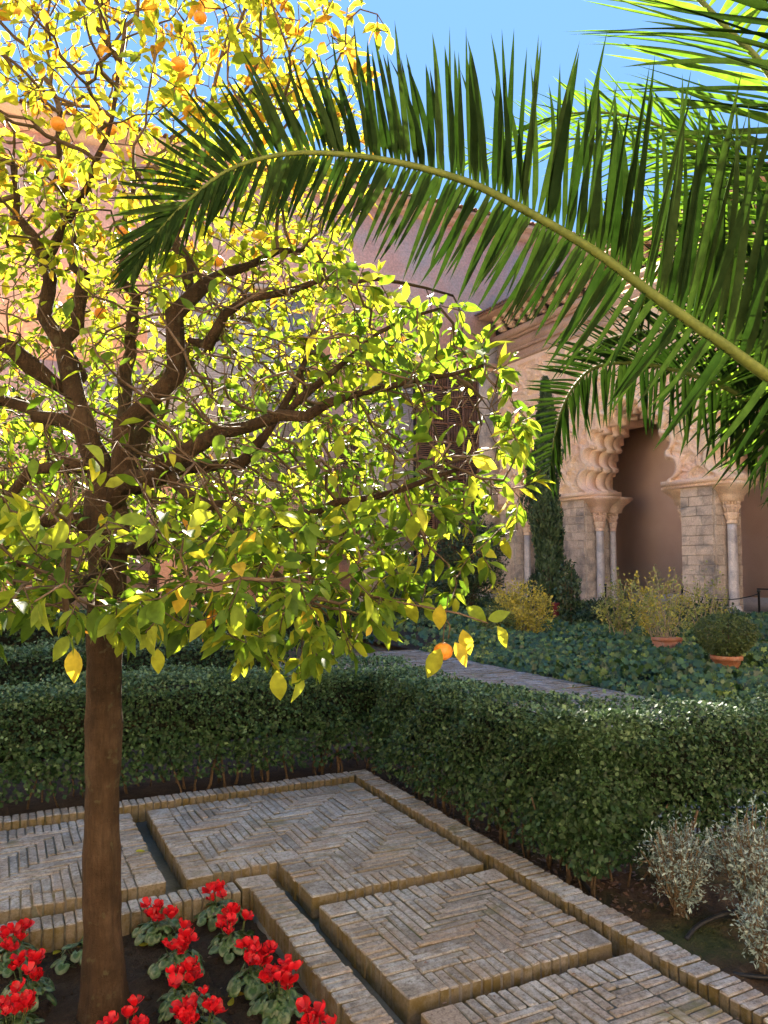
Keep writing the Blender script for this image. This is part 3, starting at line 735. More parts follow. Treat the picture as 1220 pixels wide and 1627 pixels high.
def polyline(ctrl, D=.09):
    """resample [(Vector, radius)] by Catmull-like spacing"""
    out = []; 
    for (a, ra), (b, rb) in zip(ctrl[:-1], ctrl[1:]):
        L = (b-a).length; n = max(1, int(L/D))
        for k in range(n): out.append((a.lerp(b, k/n), ra+(rb-ra)*k/n))
    out.append(ctrl[-1]); 
    P = np.array([tuple(p) for p, _ in out]); rr = np.array([r for _, r in out])
    for _ in range(2):
        Q = P.copy(); Q[1:-1] = (P[:-2]+P[1:-1]*2+P[2:])/4; P = Q
    return P, rr
OL = [leafT(3, .23, .28, .22, .85), leafT(3, .27, .15, .12, .9), leafT(4, .21, .45, .35, .8)]
def leaf_objs_meshes(mat, Ts, levels, name='leaf'):
    out = []
    for T in Ts:
        for lv in levels:
            mb = MB(); mb.add(T[0], T[1], lv); out.append(mb.mesh(name, mat, smooth=True))
    return out

def orange_tree(label, base, limbs, ells, natt, dens, maxn, group, nleaf, picks=0, pickfn=None, trunk=None, keep=None, sun_yel=None, leafsize=.078, sub=1):
    root = thing('orange_tree', label, 'orange tree', base, group)
    P, rr = polyline(trunk, .06); rr = rr*(1+.05*np.sin(np.arange(len(rr))*.9)+.03*np.sin(np.arange(len(rr))*2.3)) 
    mb = MB(); mb.tube(P, rr, 28)
    Vt = mb.V[0]; ph = np.arctan2(Vt[:, 1]-base[1], Vt[:, 0]-base[0]); cpt = np.repeat(P, 28, axis=0); hz = Vt[:, 2]-P[0][2]
    k_ = 1+.035*np.sin(3*ph+hz*2.2)+.03*np.sin(5*ph-hz*5)+.02*np.sin(hz*17+ph*2)+np.exp(-hz/.10)*.22*np.clip(np.sin(5*ph+1), -.3, 1)
    mb.V[0] = cpt+(Vt-cpt)*k_[:, None]; mb.build('trunk', M['bark'], root, smooth=True)
    nodes = list(P); par = [-1]+list(range(len(P)-1))
    for ctrl in limbs:
        Q, qr = polyline(ctrl, .09); Q[1:-1] += R.normal(0, 1, Q[1:-1].shape)*np.minimum(.026, qr[1:-1, None]*.85); mb = MB(); 
        qr = qr*.86; qr[0] *= .45; mb.tube(Q, qr*(1+.10*np.sin(np.arange(len(qr))*1.7)), 12); mb.build('limb', M['bark'], root, smooth=True)
        kd = min(range(len(nodes)), key=lambda i: np.linalg.norm(nodes[i]-Q[0])); prev = kd
        for q_ in Q[1:]:
            nodes.append(q_); par.append(prev); prev = len(nodes)-1
    n0 = len(nodes); att = np.concatenate([ell_points(int(natt*f), c, r, sh) for (c, r, f, sh) in ells])
    if keep is not None: att = att[keep(att)]
    nd, pr_ = colonize(nodes, par, att, D=.075, di=.75, dk=.085, maxn=maxn, jit=.45)
    rad, ch = grow_radii(pr_, n0)
    mb = MB(); used = set()
    heads = [i for i in range(n0, len(nd)) if pr_[i] < n0 or True]
    start = [i for i in range(n0, len(nd)) if pr_[i] < n0]
    st = list(start)
    while st:
        i = st.pop(); chain = [pr_[i], i]
        while ch[chain[-1]]:
            cs = sorted(ch[chain[-1]], key=lambda c: -rad[c]); chain.append(cs[0]); st += [c for c in cs[1:]]
        rr_ = np.minimum(rad[chain], .017); rr_[0] = rr_[1]
        mb.tube(nd[chain], rr_, 5 if rr_[1] > .004 else 3, cap=False, a=.5)
    mb.build('twigs', M['twig'], root, kind='stuff', smooth=True)
    # leaves on thin wood
    thin = np.array([i for i in range(n0, len(nd)) if rad[i] < .0058]); 
    wgt = dens(nd[thin]) if dens else np.ones(len(thin)); tipb = np.array([3.0 if not ch[i] else 1.0 for i in thin]); wgt = wgt*tipb; wgt /= wgt.sum()
    sel = thin[R.choice(len(thin), nleaf, p=wgt)]
    Pp = nd[pr_[sel]]; Tn = nd[sel]; tdir = unit(Tn-Pp); pos = Pp + (Tn-Pp)*R.uniform(.2, 1.1, (nleaf, 1))
    side = unit(np.cross(tdir, R.normal(size=(nleaf, 3)))); ax = unit(tdir*.7 + side*.9 + np.array([0, 0, -.35])*R.uniform(0, 1.6, (nleaf, 1)))
    nrm = np.array([0, 0, 1.]) + R.normal(0, .55, (nleaf, 3)); Rm = frames(ax, nrm)
    pos = pos + ax*.008
    S = leafsize*np.clip(R.normal(1, .24, nleaf), .45, 1.7); A = np.clip(R.beta(2, 3.2, nleaf) + (sun_yel(pos) if sun_yel else 0) + np.where(R.rand(nleaf) < .025, .45, 0), 0, 1)
    idx = np.arange(nleaf)
    if picks:
        sc_ = pickfn(pos, S); idx = np.argsort(-sc_); pk, idx = idx[:picks], idx[picks:]
        lm = leaf_objs_meshes(M['orangeleaf'], [leafT(6, .23, .28, .22, .85), leafT(6, .27, .15, .12, .9), leafT(6, .21, .45, .4, .8)], (.15, .35, .5, .65, .8, .95))
        for i in pk:
            lv = min(5, int(A[i]*6)); o = link('leaf', lm[random.randrange(3)*6+lv], root, Vector(pos[i]))
            o.rotation_mode = 'QUATERNION'; o.rotation_quaternion = Matrix(Rm[i].tolist()).to_quaternion(); o.scale = (S[i],)*3
    mb = MB()
    for k, T in enumerate(OL):
        s_ = idx[idx % 3 == k]; scatter(mb, T, pos[s_], Rm[s_], S[s_], A[s_])
    mb.build('foliage', M['orangeleaf'], root, kind='stuff', smooth=True)
    return root

def cl(pts): return [(C(x, y, d), r) for x, y, d, r in pts]
TD = 3.10
tb = G(166, 1618, -.13); TB = Vector((tb.x, tb.y, -.14))
trunk = cl([(167, 1640, TD, .104), (166, 1600, TD, .084), (163, 1500, TD, .074), (160, 1380, TD, .071), (160, 1300, TD, .065), (163, 1200, TD, .067), (165, 1100, TD, .070), (167, 1000, TD, .067), (171, 920, TD, .077), (172, 860, TD, .084), (170, 815, TD, .086), (166, 785, TD, .072), (160, 755, TD, .055), (154, 730, TD, .03)])
TB = trunk[0][0].copy()
limbs = [cl(x) for x in [
 [(168, 830, 3.1, .08), (160, 770, 3.1, .068), (138, 705, 3.1, .058), (116, 645, 3.12, .052), (100, 600, 3.14, .046), (98, 540, 3.16, .040), (75, 470, 3.2, .036), (66, 420, 3.2, .030), (45, 340, 3.2, .022), (20, 260, 3.2, .012)],
 [(175, 815, 3.08, .075), (182, 745, 3.05, .056), (205, 690, 3.0, .048), (240, 635, 2.95, .044), (283, 580, 2.92, .042), (300, 525, 2.92, .040), (308, 465, 2.95, .036), (345, 428, 3.0, .028), (400, 408, 3.05, .018), (480, 398, 3.1, .012)],
 [(185, 785, 3.08, .055), (235, 742, 2.95, .042), (300, 722, 2.85, .036), (350, 695, 2.8, .032), (400, 690, 2.75, .028), (445, 668, 2.7, .026), (480, 650, 2.66, .022), (560, 628, 2.6, .016), (650, 605, 2.55, .011), (770, 580, 2.5, .007)],
 [(188, 765, 3.08, .045), (260, 752, 3.1, .036), (330, 745, 3.05, .030), (410, 722, 3.0, .025), (440, 690, 3.0, .02), (490, 560, 3.1, .012)],
 [(165, 858, 3.08, .052), (130, 828, 3.0, .034), (60, 816, 2.95, .030), (-20, 826, 2.9, .026), (-120, 800, 2.9, .018)],
 [(150, 745, 3.1, .045), (100, 715, 3.2, .034), (62, 735, 3.2, .028), (25, 780, 3.2, .022), (-50, 830, 3.1, .015)],
 [(130, 690, 3.1, .045), (90, 685, 3.2, .034), (55, 662, 3.3, .030), (0, 645, 3.35, .026), (-80, 600, 3.4, .018)],
 [(108, 625, 3.12, .05), (65, 592, 3.05, .042), (0, 556, 3.0, .036), (-80, 510, 2.9, .025)],
 [(112, 620, 3.13, .045), (113, 540, 3.22, .036), (112, 450, 3.3, .030), (108, 370, 3.35, .024), (97, 280, 3.4, .018), (95, 180, 3.4, .012)],
 [(196, 705, 3.1, .04), (200, 620, 3.35, .036), (212, 520, 3.5, .03), (205, 450, 3.6, .024), (188, 390, 3.6, .018), (215, 280, 3.6, .01)],
 [(182, 875, 3.05, .045), (250, 850, 2.9, .026), (340, 858, 2.7, .02), (420, 895, 2.5, .014), (500, 950, 2.3, .008)],
 [(240, 752, 3.0, .032), (330, 790, 2.8, .024), (450, 836, 2.62, .018), (540, 800, 2.55, .015), (640, 768, 2.5, .011), (730, 745, 2.45, .007)],
 [(168, 900, 3.02, .03), (120, 935, 2.7, .018), (105, 968, 2.3, .009)],
 [(180, 800, 3.15, .05), (228, 660, 3.5, .036), (300, 570, 3.9, .026), (380, 505, 4.2, .016)],
 [(305, 480, 2.95, .028), (285, 400, 3.1, .02), (300, 300, 3.2, .014), (330, 180, 3.3, .008)],
 [(68, 430, 3.2, .026), (130, 330, 3.1, .018), (170, 220, 3.0, .012), (190, 100, 3.0, .008)],
 [(300, 540, 2.92, .03), (390, 480, 2.8, .018), (480, 450, 2.7, .013), (600, 440, 2.65, .008), (720, 470, 2.6, .005)],
 [(445, 668, 2.7, .02), (520, 590, 2.7, .014), (600, 520, 2.65, .009), (700, 490, 2.6, .006)],
]]
LWt = lambda lat, d, z: tuple(LW(lat, d, z))
def rot_ell(lat, d, z, r): return (LWt(lat, d, z), r)
# ellipsoids are given on the garden axes (nearly round in plan)
ells = [(LWt(-1.15, 3.2, 3.55), (1.2, 1.2, 1.05), 1.0, .35), (LWt(-.40, 2.85, 2.10), (.95, .85, .60), .95, .3),
        (LWt(-.60, 2.35, 1.62), (.80, .60, .42), .95, .2), (LWt(-1.7, 2.9, 1.72), (.8, .75, .36), .45, .2),
        (LWt(-.8, 4.0, 2.6), (1.1, .8, .85), .75, .2), (LWt(.10, 2.55, 1.95), (.42, .42, .55), .35, 0), (LWt(-1.8, 3.9, 2.4), (1.1, .8, 1.0), .6, .2), (LWt(-2.0, 3.0, 2.9), (.9, .9, 1.0), .5, .2)]
def camc(P):
    x, y, z = P[:, 0], P[:, 1], P[:, 2]; return x*CA-y*SA, x*SA+y*CA, z
def dens_main(P):
    lat, d, z = camc(P)
    py = 897-(z-1.6)/d*F; px = 610+lat/d*F
    g = np.ones(len(P))
    g[(d < 3.35) & (py > 420) & (py < 800) & (px < 500)] = .10
    g[(py < 420)] = 1.2
    g[(py > 800) & (d < 2.9)] = 2.0
    g[(px > 560) & (py > 420)] = 1.6
    g[(px > 520) & (px < 800) & (py > 590) & (py < 770)] *= .4; g[(px > 640) & (px < 800) & (py > 575) & (py < 740)] *= .4
    g[(px > 90) & (px < 270) & (py > 770) & (py < 940) & (d < 3.1)] *= .2
    g[d < 1.75] *= .25
    return g
def keep_main(P):
    lat, d, z = camc(P); py = 897-(z-1.6)/d*F; px = 610+lat/d*F
    return (d > 1.6) & ~((px > 905)) & ~((px > 620) & (py < 410)) & (py < np.interp(px, [0, 100, 350, 400, 520, 600, 700, 800, 900], [1010, 1005, 1010, 1060, 1065, 1030, 985, 950, 900]))
def sun_yel_main(P):
    lat, d, z = camc(P); return .42*np.clip((z-2.45)/.9, 0, 1) - .02  # higher leaves coloured yellower, standing in for sun shining through the crown
def pick_main(P, S):
    lat, d, z = camc(P); px = 610+lat/d*F; py = 897-(z-1.6)/d*F
    ok = (px > 0) & (px < 1220) & (py > 0) & (py < 1250) & (d > 1.5)
    return np.where(ok, S/d, 0)
tree = orange_tree('nearest orange tree with bare brown trunk in the red flower bed', TB, limbs, ells, 2700, dens_main, 20000,
    None, 18500, 300, pick_main, trunk, keep_main, sun_yel_main, .061)

# oranges
def orange_mesh():
    mb = MB(); prof = []
    for k in range(13):
        a = -pi/2+pi*k/12; prof.append((.028*sin(a)*.94 - (.003 if k == 12 else 0), max(.0012, .0295*cos(a))))
    mb.lathe((0, 0, 0), prof, 20); return mb.mesh('orange', M['orange'], smooth=True)
om = orange_mesh()
for (x, y, d) in [(704, 1035, 2.35), (283, 102, 2.95), (92, 197, 2.95), (400, 104, 3.2), (105, 280, 3.3), (197, 370, 3.3), (160, 498, 3.5), (318, 28, 3.3), (345, 415, 3.7), (175, 205, 3.4)]:
    o = link('orange', om, tree, C(x, y, d)); mb = MB(); p = C(x, y, d)
    mb.tube([p+Vector((0, 0, .026)), p+Vector((.004, .004, .05)), p+Vector((.012, .006, .10)), p + Vector((.03, .02, .16))], .002, 4); mb.build('fruit_stalk', M['twig'], o)
# the low spray that carries the single low orange
mb = MB(); lp = []
sp = [C(560, 940, 2.35), C(620, 955, 2.3), (C(680, 965, 2.3)), C(730, 975, 2.3), C(775, 990, 2.3)]; mb.tube(sp, [.005, .004, .0035, .003, .002], 5)
sp2 = [C(700, 968, 2.3), C(715, 995, 2.33), C(712, 1015, 2.35)]; mb.tube(sp2, .0022, 4)
mb.build('spray', M['twig'], tree)
lmA = leaf_objs_meshes(M['orangeleaf'], [leafT(6, .25, .25, .25, .85)], (.55, .75, .9))
for (x, y, d, ang, s, v) in [(700, 1030, 2.3, 115, .10, 1), (735, 1000, 2.3, 75, .085, 2), (722, 1020, 2.3, 60, .08, 2), (775, 985, 2.3, -20, .07, 0), (650, 950, 2.3, 80, .09, 1), (700, 960, 2.28, 95, .085, 2), (740, 965, 2.3, 30, .09, 0), (620, 950, 2.3, 110, .085, 0), (790, 995, 2.3, 60, .075, 1),
        (118, 1030, 1.9, 93, .085, 2), (440, 1065, 1.9, 85, .085, 1), (250, 1030, 2.0, 88, .07, 1), (108, 1010, 1.95, 120, .07, 0)]:
    a = radians(ang); p = C(x, y, d); q_ = C(x+cos(a)*30, y+sin(a)*30, d+random.uniform(-.02, .02))
    axv = (q_-p).normalized(); nv = (Vector((0, 0, EYE))*1 - p).normalized()+Vector((R.normal(0, .3), R.normal(0, .3), .3))
    nv.z += .0; Rm = frames(np.array(axv)[None], np.array((Vector((0,0,EYE))-p).normalized())[None] + R.normal(0, .35, (1, 3)))[0]
    o = link('leaf', lmA[v], tree, p); o.rotation_mode = 'QUATERNION'; o.rotation_quaternion = Matrix(Rm.tolist()).to_quaternion(); o.scale = (s, s, s)

# background orange trees
def bg_tree(label, x, y, seed, h=1.0):
    rs = random.Random(seed); B = Vector((x, y, -.1)); tr = [(B+Vector((0, 0, z)), r) for z, r in ((0, .11), (.3, .09), (.9, .085), (1.5, .085), (1.75, .07))]
    tr = [(p + Vector((rs.uniform(-.02, .02), rs.uniform(-.02, .02), 0)), r) for p, r in tr]
    lb = []
    for k in range(7):
        a = k*2*pi/7+rs.uniform(-.3, .3); t = rs.uniform(.5, 1.2); top = tr[-1][0]
        lb.append([(top-Vector((0, 0, .1)), .055), (top+Vector((cos(a)*.35, sin(a)*.35, .3)), .04), (top+Vector((cos(a)*(.5+.6*t), sin(a)*(.5+.6*t), .5+.7*rs.random())), .025), (top+Vector((cos(a)*(.7+.9*t), sin(a)*(.7+.9*t), .6+1.2*rs.random())), .012)])
    c = B+Vector((0, 0, 3.1)); el = [(tuple(c), (1.75, 1.75, 1.5), 1.0, .5), (tuple(c-Vector((0, 0, .5))), (1.5, 1.5, .9), .4, .5)]
    return orange_tree(label, B, lb, el, 900, None, 4200, 'orange trees beyond the hedges', 6000, 0, None, tr, None, lambda P: .12*np.clip((P[:, 2]-2.5)/2, 0, 1), .085)  # upper leaves yellowed here too, as if backlit
t1 = bg_tree('small orange tree with its trunk at the far left behind the hedges', .3, 14.8, 1)
def copy_tree(o, loc, rz, label, sc=1.0):
    c = o.copy(); COL.objects.link(c); c.location = loc; c.rotation_euler = (0, 0, rz); c['label'] = label; c.scale = (sc,)*3
    for ch in o.children:
        d = ch.copy(); COL.objects.link(d); d.parent = c
    return c
copy_tree(t1, (-1.2, 9.6, -.1), 2.1, 'orange tree at the left edge, its crown hiding the end of the pink wall')
copy_tree(t1, (3.3, 19.2, -.1), 4.0, 'orange tree behind the near trunk, in front of the pink wall', 1.05)
copy_tree(t1, (7.3, 23.5, -.1), 5.2, 'farthest orange tree, in front of the pale brick wall', .95)

# ------------------------------------------------------------ hedges
HL = [leafT(2, .34, .25, .15), leafT(2, .40, .1, -.1)]
def hedge(label, boxes, n, size, core, zlow=.18, ragged=.07, picks=0, seed=1, stems=30):
    """boxes: (x0,x1,y0,y1,z1); faces are covered by area"""
    x0, x1, y0, y1, zt = boxes[0]
    root = thing('hedge', label, 'hedge', ((x0+x1)/2, (y0+y1)/2, -.1), 'clipped hedges round the paving')
    rs = np.random.RandomState(seed); mb = MB()
    def inner(p):
        k = np.zeros(len(p), bool)
        for (a0, a1, b0, b1, z1) in boxes:
            k |= (p[:, 0] > a0+.07) & (p[:, 0] < a1-.07) & (p[:, 1] > b0+.07) & (p[:, 1] < b1-.07) & (p[:, 2] < z1-.07)
        return k
    faces = []
    for (a0, a1, b0, b1, z1) in boxes:
        h = z1-zlow
        faces += [((a0, b0, zlow), (a1-a0, 0, 0), (0, 0, h), (0, -1, 0)), ((a0, b1, zlow), (a1-a0, 0, 0), (0, 0, h), (0, 1, 0)),
                  ((a0, b0, zlow), (0, b1-b0, 0), (0, 0, h), (-1, 0, 0)), ((a1, b0, zlow), (0, b1-b0, 0), (0, 0, h), (1, 0, 0)), ((a0, b0, z1), (a1-a0, 0, 0), (0, b1-b0, 0), (0, 0, 1))]
    for (a0, a1, b0, b1, z1) in boxes:
        faces += [((a0-.01, b0, z1-.07), (a1-a0, 0, 0), (0, .07, .06), (0, -.71, .70)), ((a0, b0, z1-.07), (0, b1-b0, 0), (.07, 0, .06), (-.71, 0, .70))]
    wts = []
    for (o_, u_, v_, n_) in faces:
        ar = np.linalg.norm(u_)*np.linalg.norm(v_); vis = 1.0 if (n_[1] < 0 or n_[0] < 0 or n_[2] > 0) else .25; wts.append(ar*vis)
    wts = np.array(wts)/sum(wts)
    for (o_, u_, v_, n_), wt in zip(faces, wts):
        k = int(n*wt); uu = rs.rand(k, 1); vv = rs.rand(k, 1); nn = np.array(n_, float)
        if n_[2] == 0:
            lowmask = rs.rand(k) < (.10); vv[lowmask] = -rs.rand(lowmask.sum(), 1)*.22
        P = np.array(o_)+uu*np.array(u_)+vv*np.array(v_)
        bulge = .035*np.sin(P[:, :1]*3.1+P[:, 1:2]*2.3+P[:, 2:]*4)+.022*np.sin(P[:, :1]*9+P[:, 1:2]*11+P[:, 2:]*13)
        dep = rs.exponential(.028, (k, 1)); P = P + nn*(bulge - dep + .02 + np.abs(rs.normal(0, .006, (k, 1))) + (rs.rand(k, 1) < .03)*rs.uniform(0, ragged, (k, 1)))
        for (a0, a1, b0, b1, z1) in boxes:      # rounded shoulders
            q_ = np.minimum(P[:, 0]-a0, P[:, 1]-b0); near_ = (q_ < .07) & (q_ > -.1) & (P[:, 0] < a1) & (P[:, 1] < b1); P[:, 2] -= np.where(near_, (.07-np.clip(q_, 0, .07))**2*7*np.clip((P[:, 2]-z1+.25)/.25, 0, 1), 0)
        P = P[~inner(P)]; k = len(P)
        nm = unit(nn*.9 + rs.normal(0, .45, (k, 3)) + np.array([0, 0, .35])); ax = unit(np.cross(nm, rs.normal(size=(k, 3)))*1.0 + nn*.35 + np.array([0, 0, .1]))
        Rm = frames(ax, nm); S = size*np.clip(rs.normal(1, .22, k), .5, 1.6)*(1.0 if n_[2] else np.where(P[:, 2] < zlow+.22, 1.35, 1.0)); A = np.clip(rs.beta(2, 2.4, k)+(.46 if n_[2] else 0)+.3*(rs.rand(k) < .06), 0, 1)  # top leaves paler: new growth, plus light from above put into the colour
        for q_ in range(2):
            s_ = np.arange(k) % 2 == q_; scatter(mb, HL[q_], P[s_], Rm[s_], S[s_], A[s_])
    mb.build('foliage', M['hedgeleaf'], root, kind='stuff', smooth=True)
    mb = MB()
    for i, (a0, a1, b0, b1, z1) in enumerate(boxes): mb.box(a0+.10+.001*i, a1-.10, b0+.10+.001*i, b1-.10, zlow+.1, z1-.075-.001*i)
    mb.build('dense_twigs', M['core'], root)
    rr = random.Random(seed)
    mb = MB()
    for (a0, a1, b0, b1, z1) in boxes:
        for _ in range(int(stems*max(a1-a0, b1-b0))):
            x, y = rr.uniform(a0+.06, a1-.06), rr.uniform(b0+.05, b1-.06); r0 = rr.uniform(.004, .013)
            pts = [Vector((x, y, -.12))]; p = pts[0].copy(); d = Vector((rr.gauss(0, .15), rr.gauss(0, .15), 1))
            for k in range(5): p = p + Vector((d.x*.09+rr.gauss(0, .012), d.y*.09+rr.gauss(0, .012), .09)); pts.append(p.copy())
            mb.tube(pts, [r0*1.2, r0, r0, r0*.9, r0*.8, r0*.6], 5)
    mb.build('stems', M['stem'], root, kind='stuff', smooth=True)
    return root
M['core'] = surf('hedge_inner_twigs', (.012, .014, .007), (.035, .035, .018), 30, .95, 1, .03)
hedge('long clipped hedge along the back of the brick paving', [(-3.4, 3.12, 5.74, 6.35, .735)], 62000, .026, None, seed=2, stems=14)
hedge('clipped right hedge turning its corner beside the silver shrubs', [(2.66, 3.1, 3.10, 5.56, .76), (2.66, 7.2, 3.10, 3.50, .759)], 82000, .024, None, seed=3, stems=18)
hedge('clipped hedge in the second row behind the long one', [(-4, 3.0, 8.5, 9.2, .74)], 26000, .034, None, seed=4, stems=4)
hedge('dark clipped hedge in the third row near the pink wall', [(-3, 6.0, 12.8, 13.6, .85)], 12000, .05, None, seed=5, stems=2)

# ------------------------------------------------------------ ivy
def ivyT():
    o = [(0, 0), (-.18, .30), (.10, .52), (.34, .34), (.62, .50), (.66, .20), (1.0, 0)]
    V = [(0, 0, 0), (.35, 0, .0), (.7, 0, -.03)]+[(x, y, .10*abs(y)-.06*x) for x, y in o[1:-1]]+[(x, -y, .10*abs(y)-.06*x) for x, y in o[1:-1]]+[(1, 0, -.08)]
    L = [3, 4, 5, 6, 7]; Rr = [8, 9, 10, 11, 12]; tip = 13; T = []
    for S, fl in ((L, 0), (Rr, 1)):
        q_ = [(0, 1, S[0]), (S[0], 1, S[1]), (S[1], 1, S[2]), (S[2], 1, 2), (S[2], 2, S[3]), (S[3], 2, S[4]), (S[4], 2, tip)]
        T += [t if fl else t[::-1] for t in q_]
    return np.array(V), np.array(T)
IV = ivyT()
def ivy_height(X, Y): return .18+.10*np.sin(X*1.9+Y*.8)+.05*np.sin(X*.7-Y*2.3+1)+.03*np.sin(X*5.1+Y*4.3)
def ivy_layer(mb, n, x0, x1, y0, y1, size, rs):
    X = rs.uniform(x0, x1, n*3); Y = rs.uniform(y0, y1, n*3)
    lat = X*CA-Y*SA; d = X*SA+Y*CA; px = 610+lat/d*F; k = (px > -40) & (px < 1330) & (d > 3)
    X, Y, d = X[k][:n], Y[k][:n], d[k][:n]; n = len(X)
    ed = np.minimum(X-7.15, .5)/.5; Hh = ivy_height(X, Y)*np.clip(ed, .15, 1) + rs.normal(0, .035, n) - .02
    P = np.stack([X, Y, Hh], -1); vw = np.array([-.55, -.55, .62]); nm = unit(vw+rs.normal(0, .42, (n, 3))); ax = unit(np.cross(nm, rs.normal(size=(n, 3)))+np.array([-.2, -.2, -.4]))
    Rm = frames(ax, nm); S = size*np.clip(rs.normal(1, .25, n), .5, 1.7); A = np.clip(rs.beta(1.8, 3, n)+.28*(np.sin(X*1.3+2*np.sin(Y*.9))>.55)*rs.rand(n), 0, 1)
    scatter(mb, IV, P, Rm, S, A)
rs = np.random.RandomState(11); mb = MB()
ivy_layer(mb, 15000, 7.15, 10.5, 4.5, 13, .075, rs); ivy_layer(mb, 16000, 9.5, 14, 6, 19, .085, rs); ivy_layer(mb, 9000, 13, 19.4, 10, 27, .11, rs); ivy_layer(mb, 2500, 7.15, 14, 12, 26, .1, rs)
mb.build('ivy', M['ivy'], kind='stuff', smooth=True, label='dark green ivy carpet with paler leaves along the brick path', cat='ivy')

# ------------------------------------------------------------ shrubs
SL = leafT(2, .3, .3, .2)
def bush(name, label, cat, base, rx, rz, nleaf, size, mat, stemmat, nst=14, zc=None, shell=.55, parent=None, open_=0.0, seed=1, wl=None, group=None, aspect=1.0):
    rs = np.random.RandomState(seed); rr = random.Random(seed); base = Vector(base)
    root = parent or thing(name, label, cat, base, group)
    zc = rz if zc is None else zc; c = base+Vector((0, 0, zc)); mb = MB(); tips = []
    for k in range(nst):
        v = unit(rs.normal(size=3)); v[2] = abs(v[2])*1.1+.15; v = unit(v); end = np.array(c)+v*np.array([rx, rx, rz])*rr.uniform(.65, 1.0)
        p0 = np.array(base)+np.array([rr.gauss(0, rx*.06), rr.gauss(0, rx*.06), 0]); pts = []
        mid = (p0+end)/2 + rs.normal(0, rx*.10, 3); mid[2] += rz*.1
        for t in np.linspace(0, 1, 7): pts.append((1-t)**2*p0+2*t*(1-t)*mid+t*t*end+rs.normal(0, rx*.015, 3))
        r0 = size*.09+.0015*nst**0; mb.tube(pts, np.linspace(r0*1.6, r0*.5, 7), 5, cap=False)
        for j in range(5):
            t = rr.uniform(.35, .95); i = int(t*6); s0 = pts[i]; dv = unit(rs.normal(size=3)+v*1.2)*rx*rr.uniform(.18, .4); e = s0+dv
            mb.tube([s0, s0+dv*.5+rs.normal(0, rx*.02, 3), e], [r0*.7, r0*.5, r0*.3], 4, cap=False); tips.append((s0, e))
        tips.append((pts[3], pts[6]))
    mb.build('stems', stemmat, root, kind='stuff', smooth=True)
    n = nleaf; nT = int(n*open_) ; mb = MB()
    P = ell_points(n-nT, c, (rx, rx, rz), shell, rs)
    lump = 1+.10*np.sin(P[:, 0]*7/rx*.35)*np.sin(P[:, 1]*6/rx*.4+1)+.06*np.sin(P[:, 2]*9/rx*.5)
    P = np.array(c)+(P-np.array(c))*lump[:, None]
    if nT:
        ti = rs.randint(0, len(tips), nT); a = np.array([tips[i][0] for i in ti]); b = np.array([tips[i][1] for i in ti])
        Q = a+(b-a)*rs.uniform(.1, 1.15, (nT, 1))+rs.normal(0, size*.5, (nT, 3)); P = np.concatenate([P, Q]) if n-nT else Q
    P = P[P[:, 2] > base.z+.02]; n = len(P)
    out = unit(P-np.array(c)); ax = unit(out*.6+rs.normal(0, .7, (n, 3))+np.array([0, 0, .3])); nm = unit(out+rs.normal(0, .6, (n, 3))+np.array([0, 0, .4]))
    S = size*np.clip(rs.normal(1, .25, n), .4, 1.7); A = rs.beta(2, 2, n)
    SS = np.stack([S, S*(wl or 1), S], -1)
    scatter(mb, SL, P, frames(ax, nm), SS, A); mb.build('foliage', mat, root, kind='stuff', smooth=True)
    return root
def pot(root, x, y, z0, r, h, square=False):
    mb = MB()
    if square:
        mb.box(x-r, x+r, y-r*.7, y+r*.7, z0, z0+h*.82); mb.box(x-r*1.06, x+r*1.06, y-r*.76, y+r*.76, z0+h*.82, z0+h)
    else: mb.lathe((x, y, z0), [(0, r*.68), (.02, r*.7), (h*.78, r*.93), (h*.79, r*1.04), (h*.97, r*1.06), (h, r*1.0), (h*.99, r*.9), (h*.9, r*.88)], 26)
    return mb.build('pot', M['terracotta'], root, smooth=not square)
# clipped ball in a terracotta pot
b0 = G(1155, 1072, .02)
tp = thing('topiary_ball', 'round clipped box ball in a terracotta pot at the right of the ivy', 'potted shrub', (b0.x, b0.y, -.05)); pot(tp, b0.x, b0.y, .0, .21, .30)
bush('x', '', '', (b0.x, b0.y, .26), .40, .33, 11000, .030, M['box'], M['stem'], 16, .33, .8, tp, seed=5)
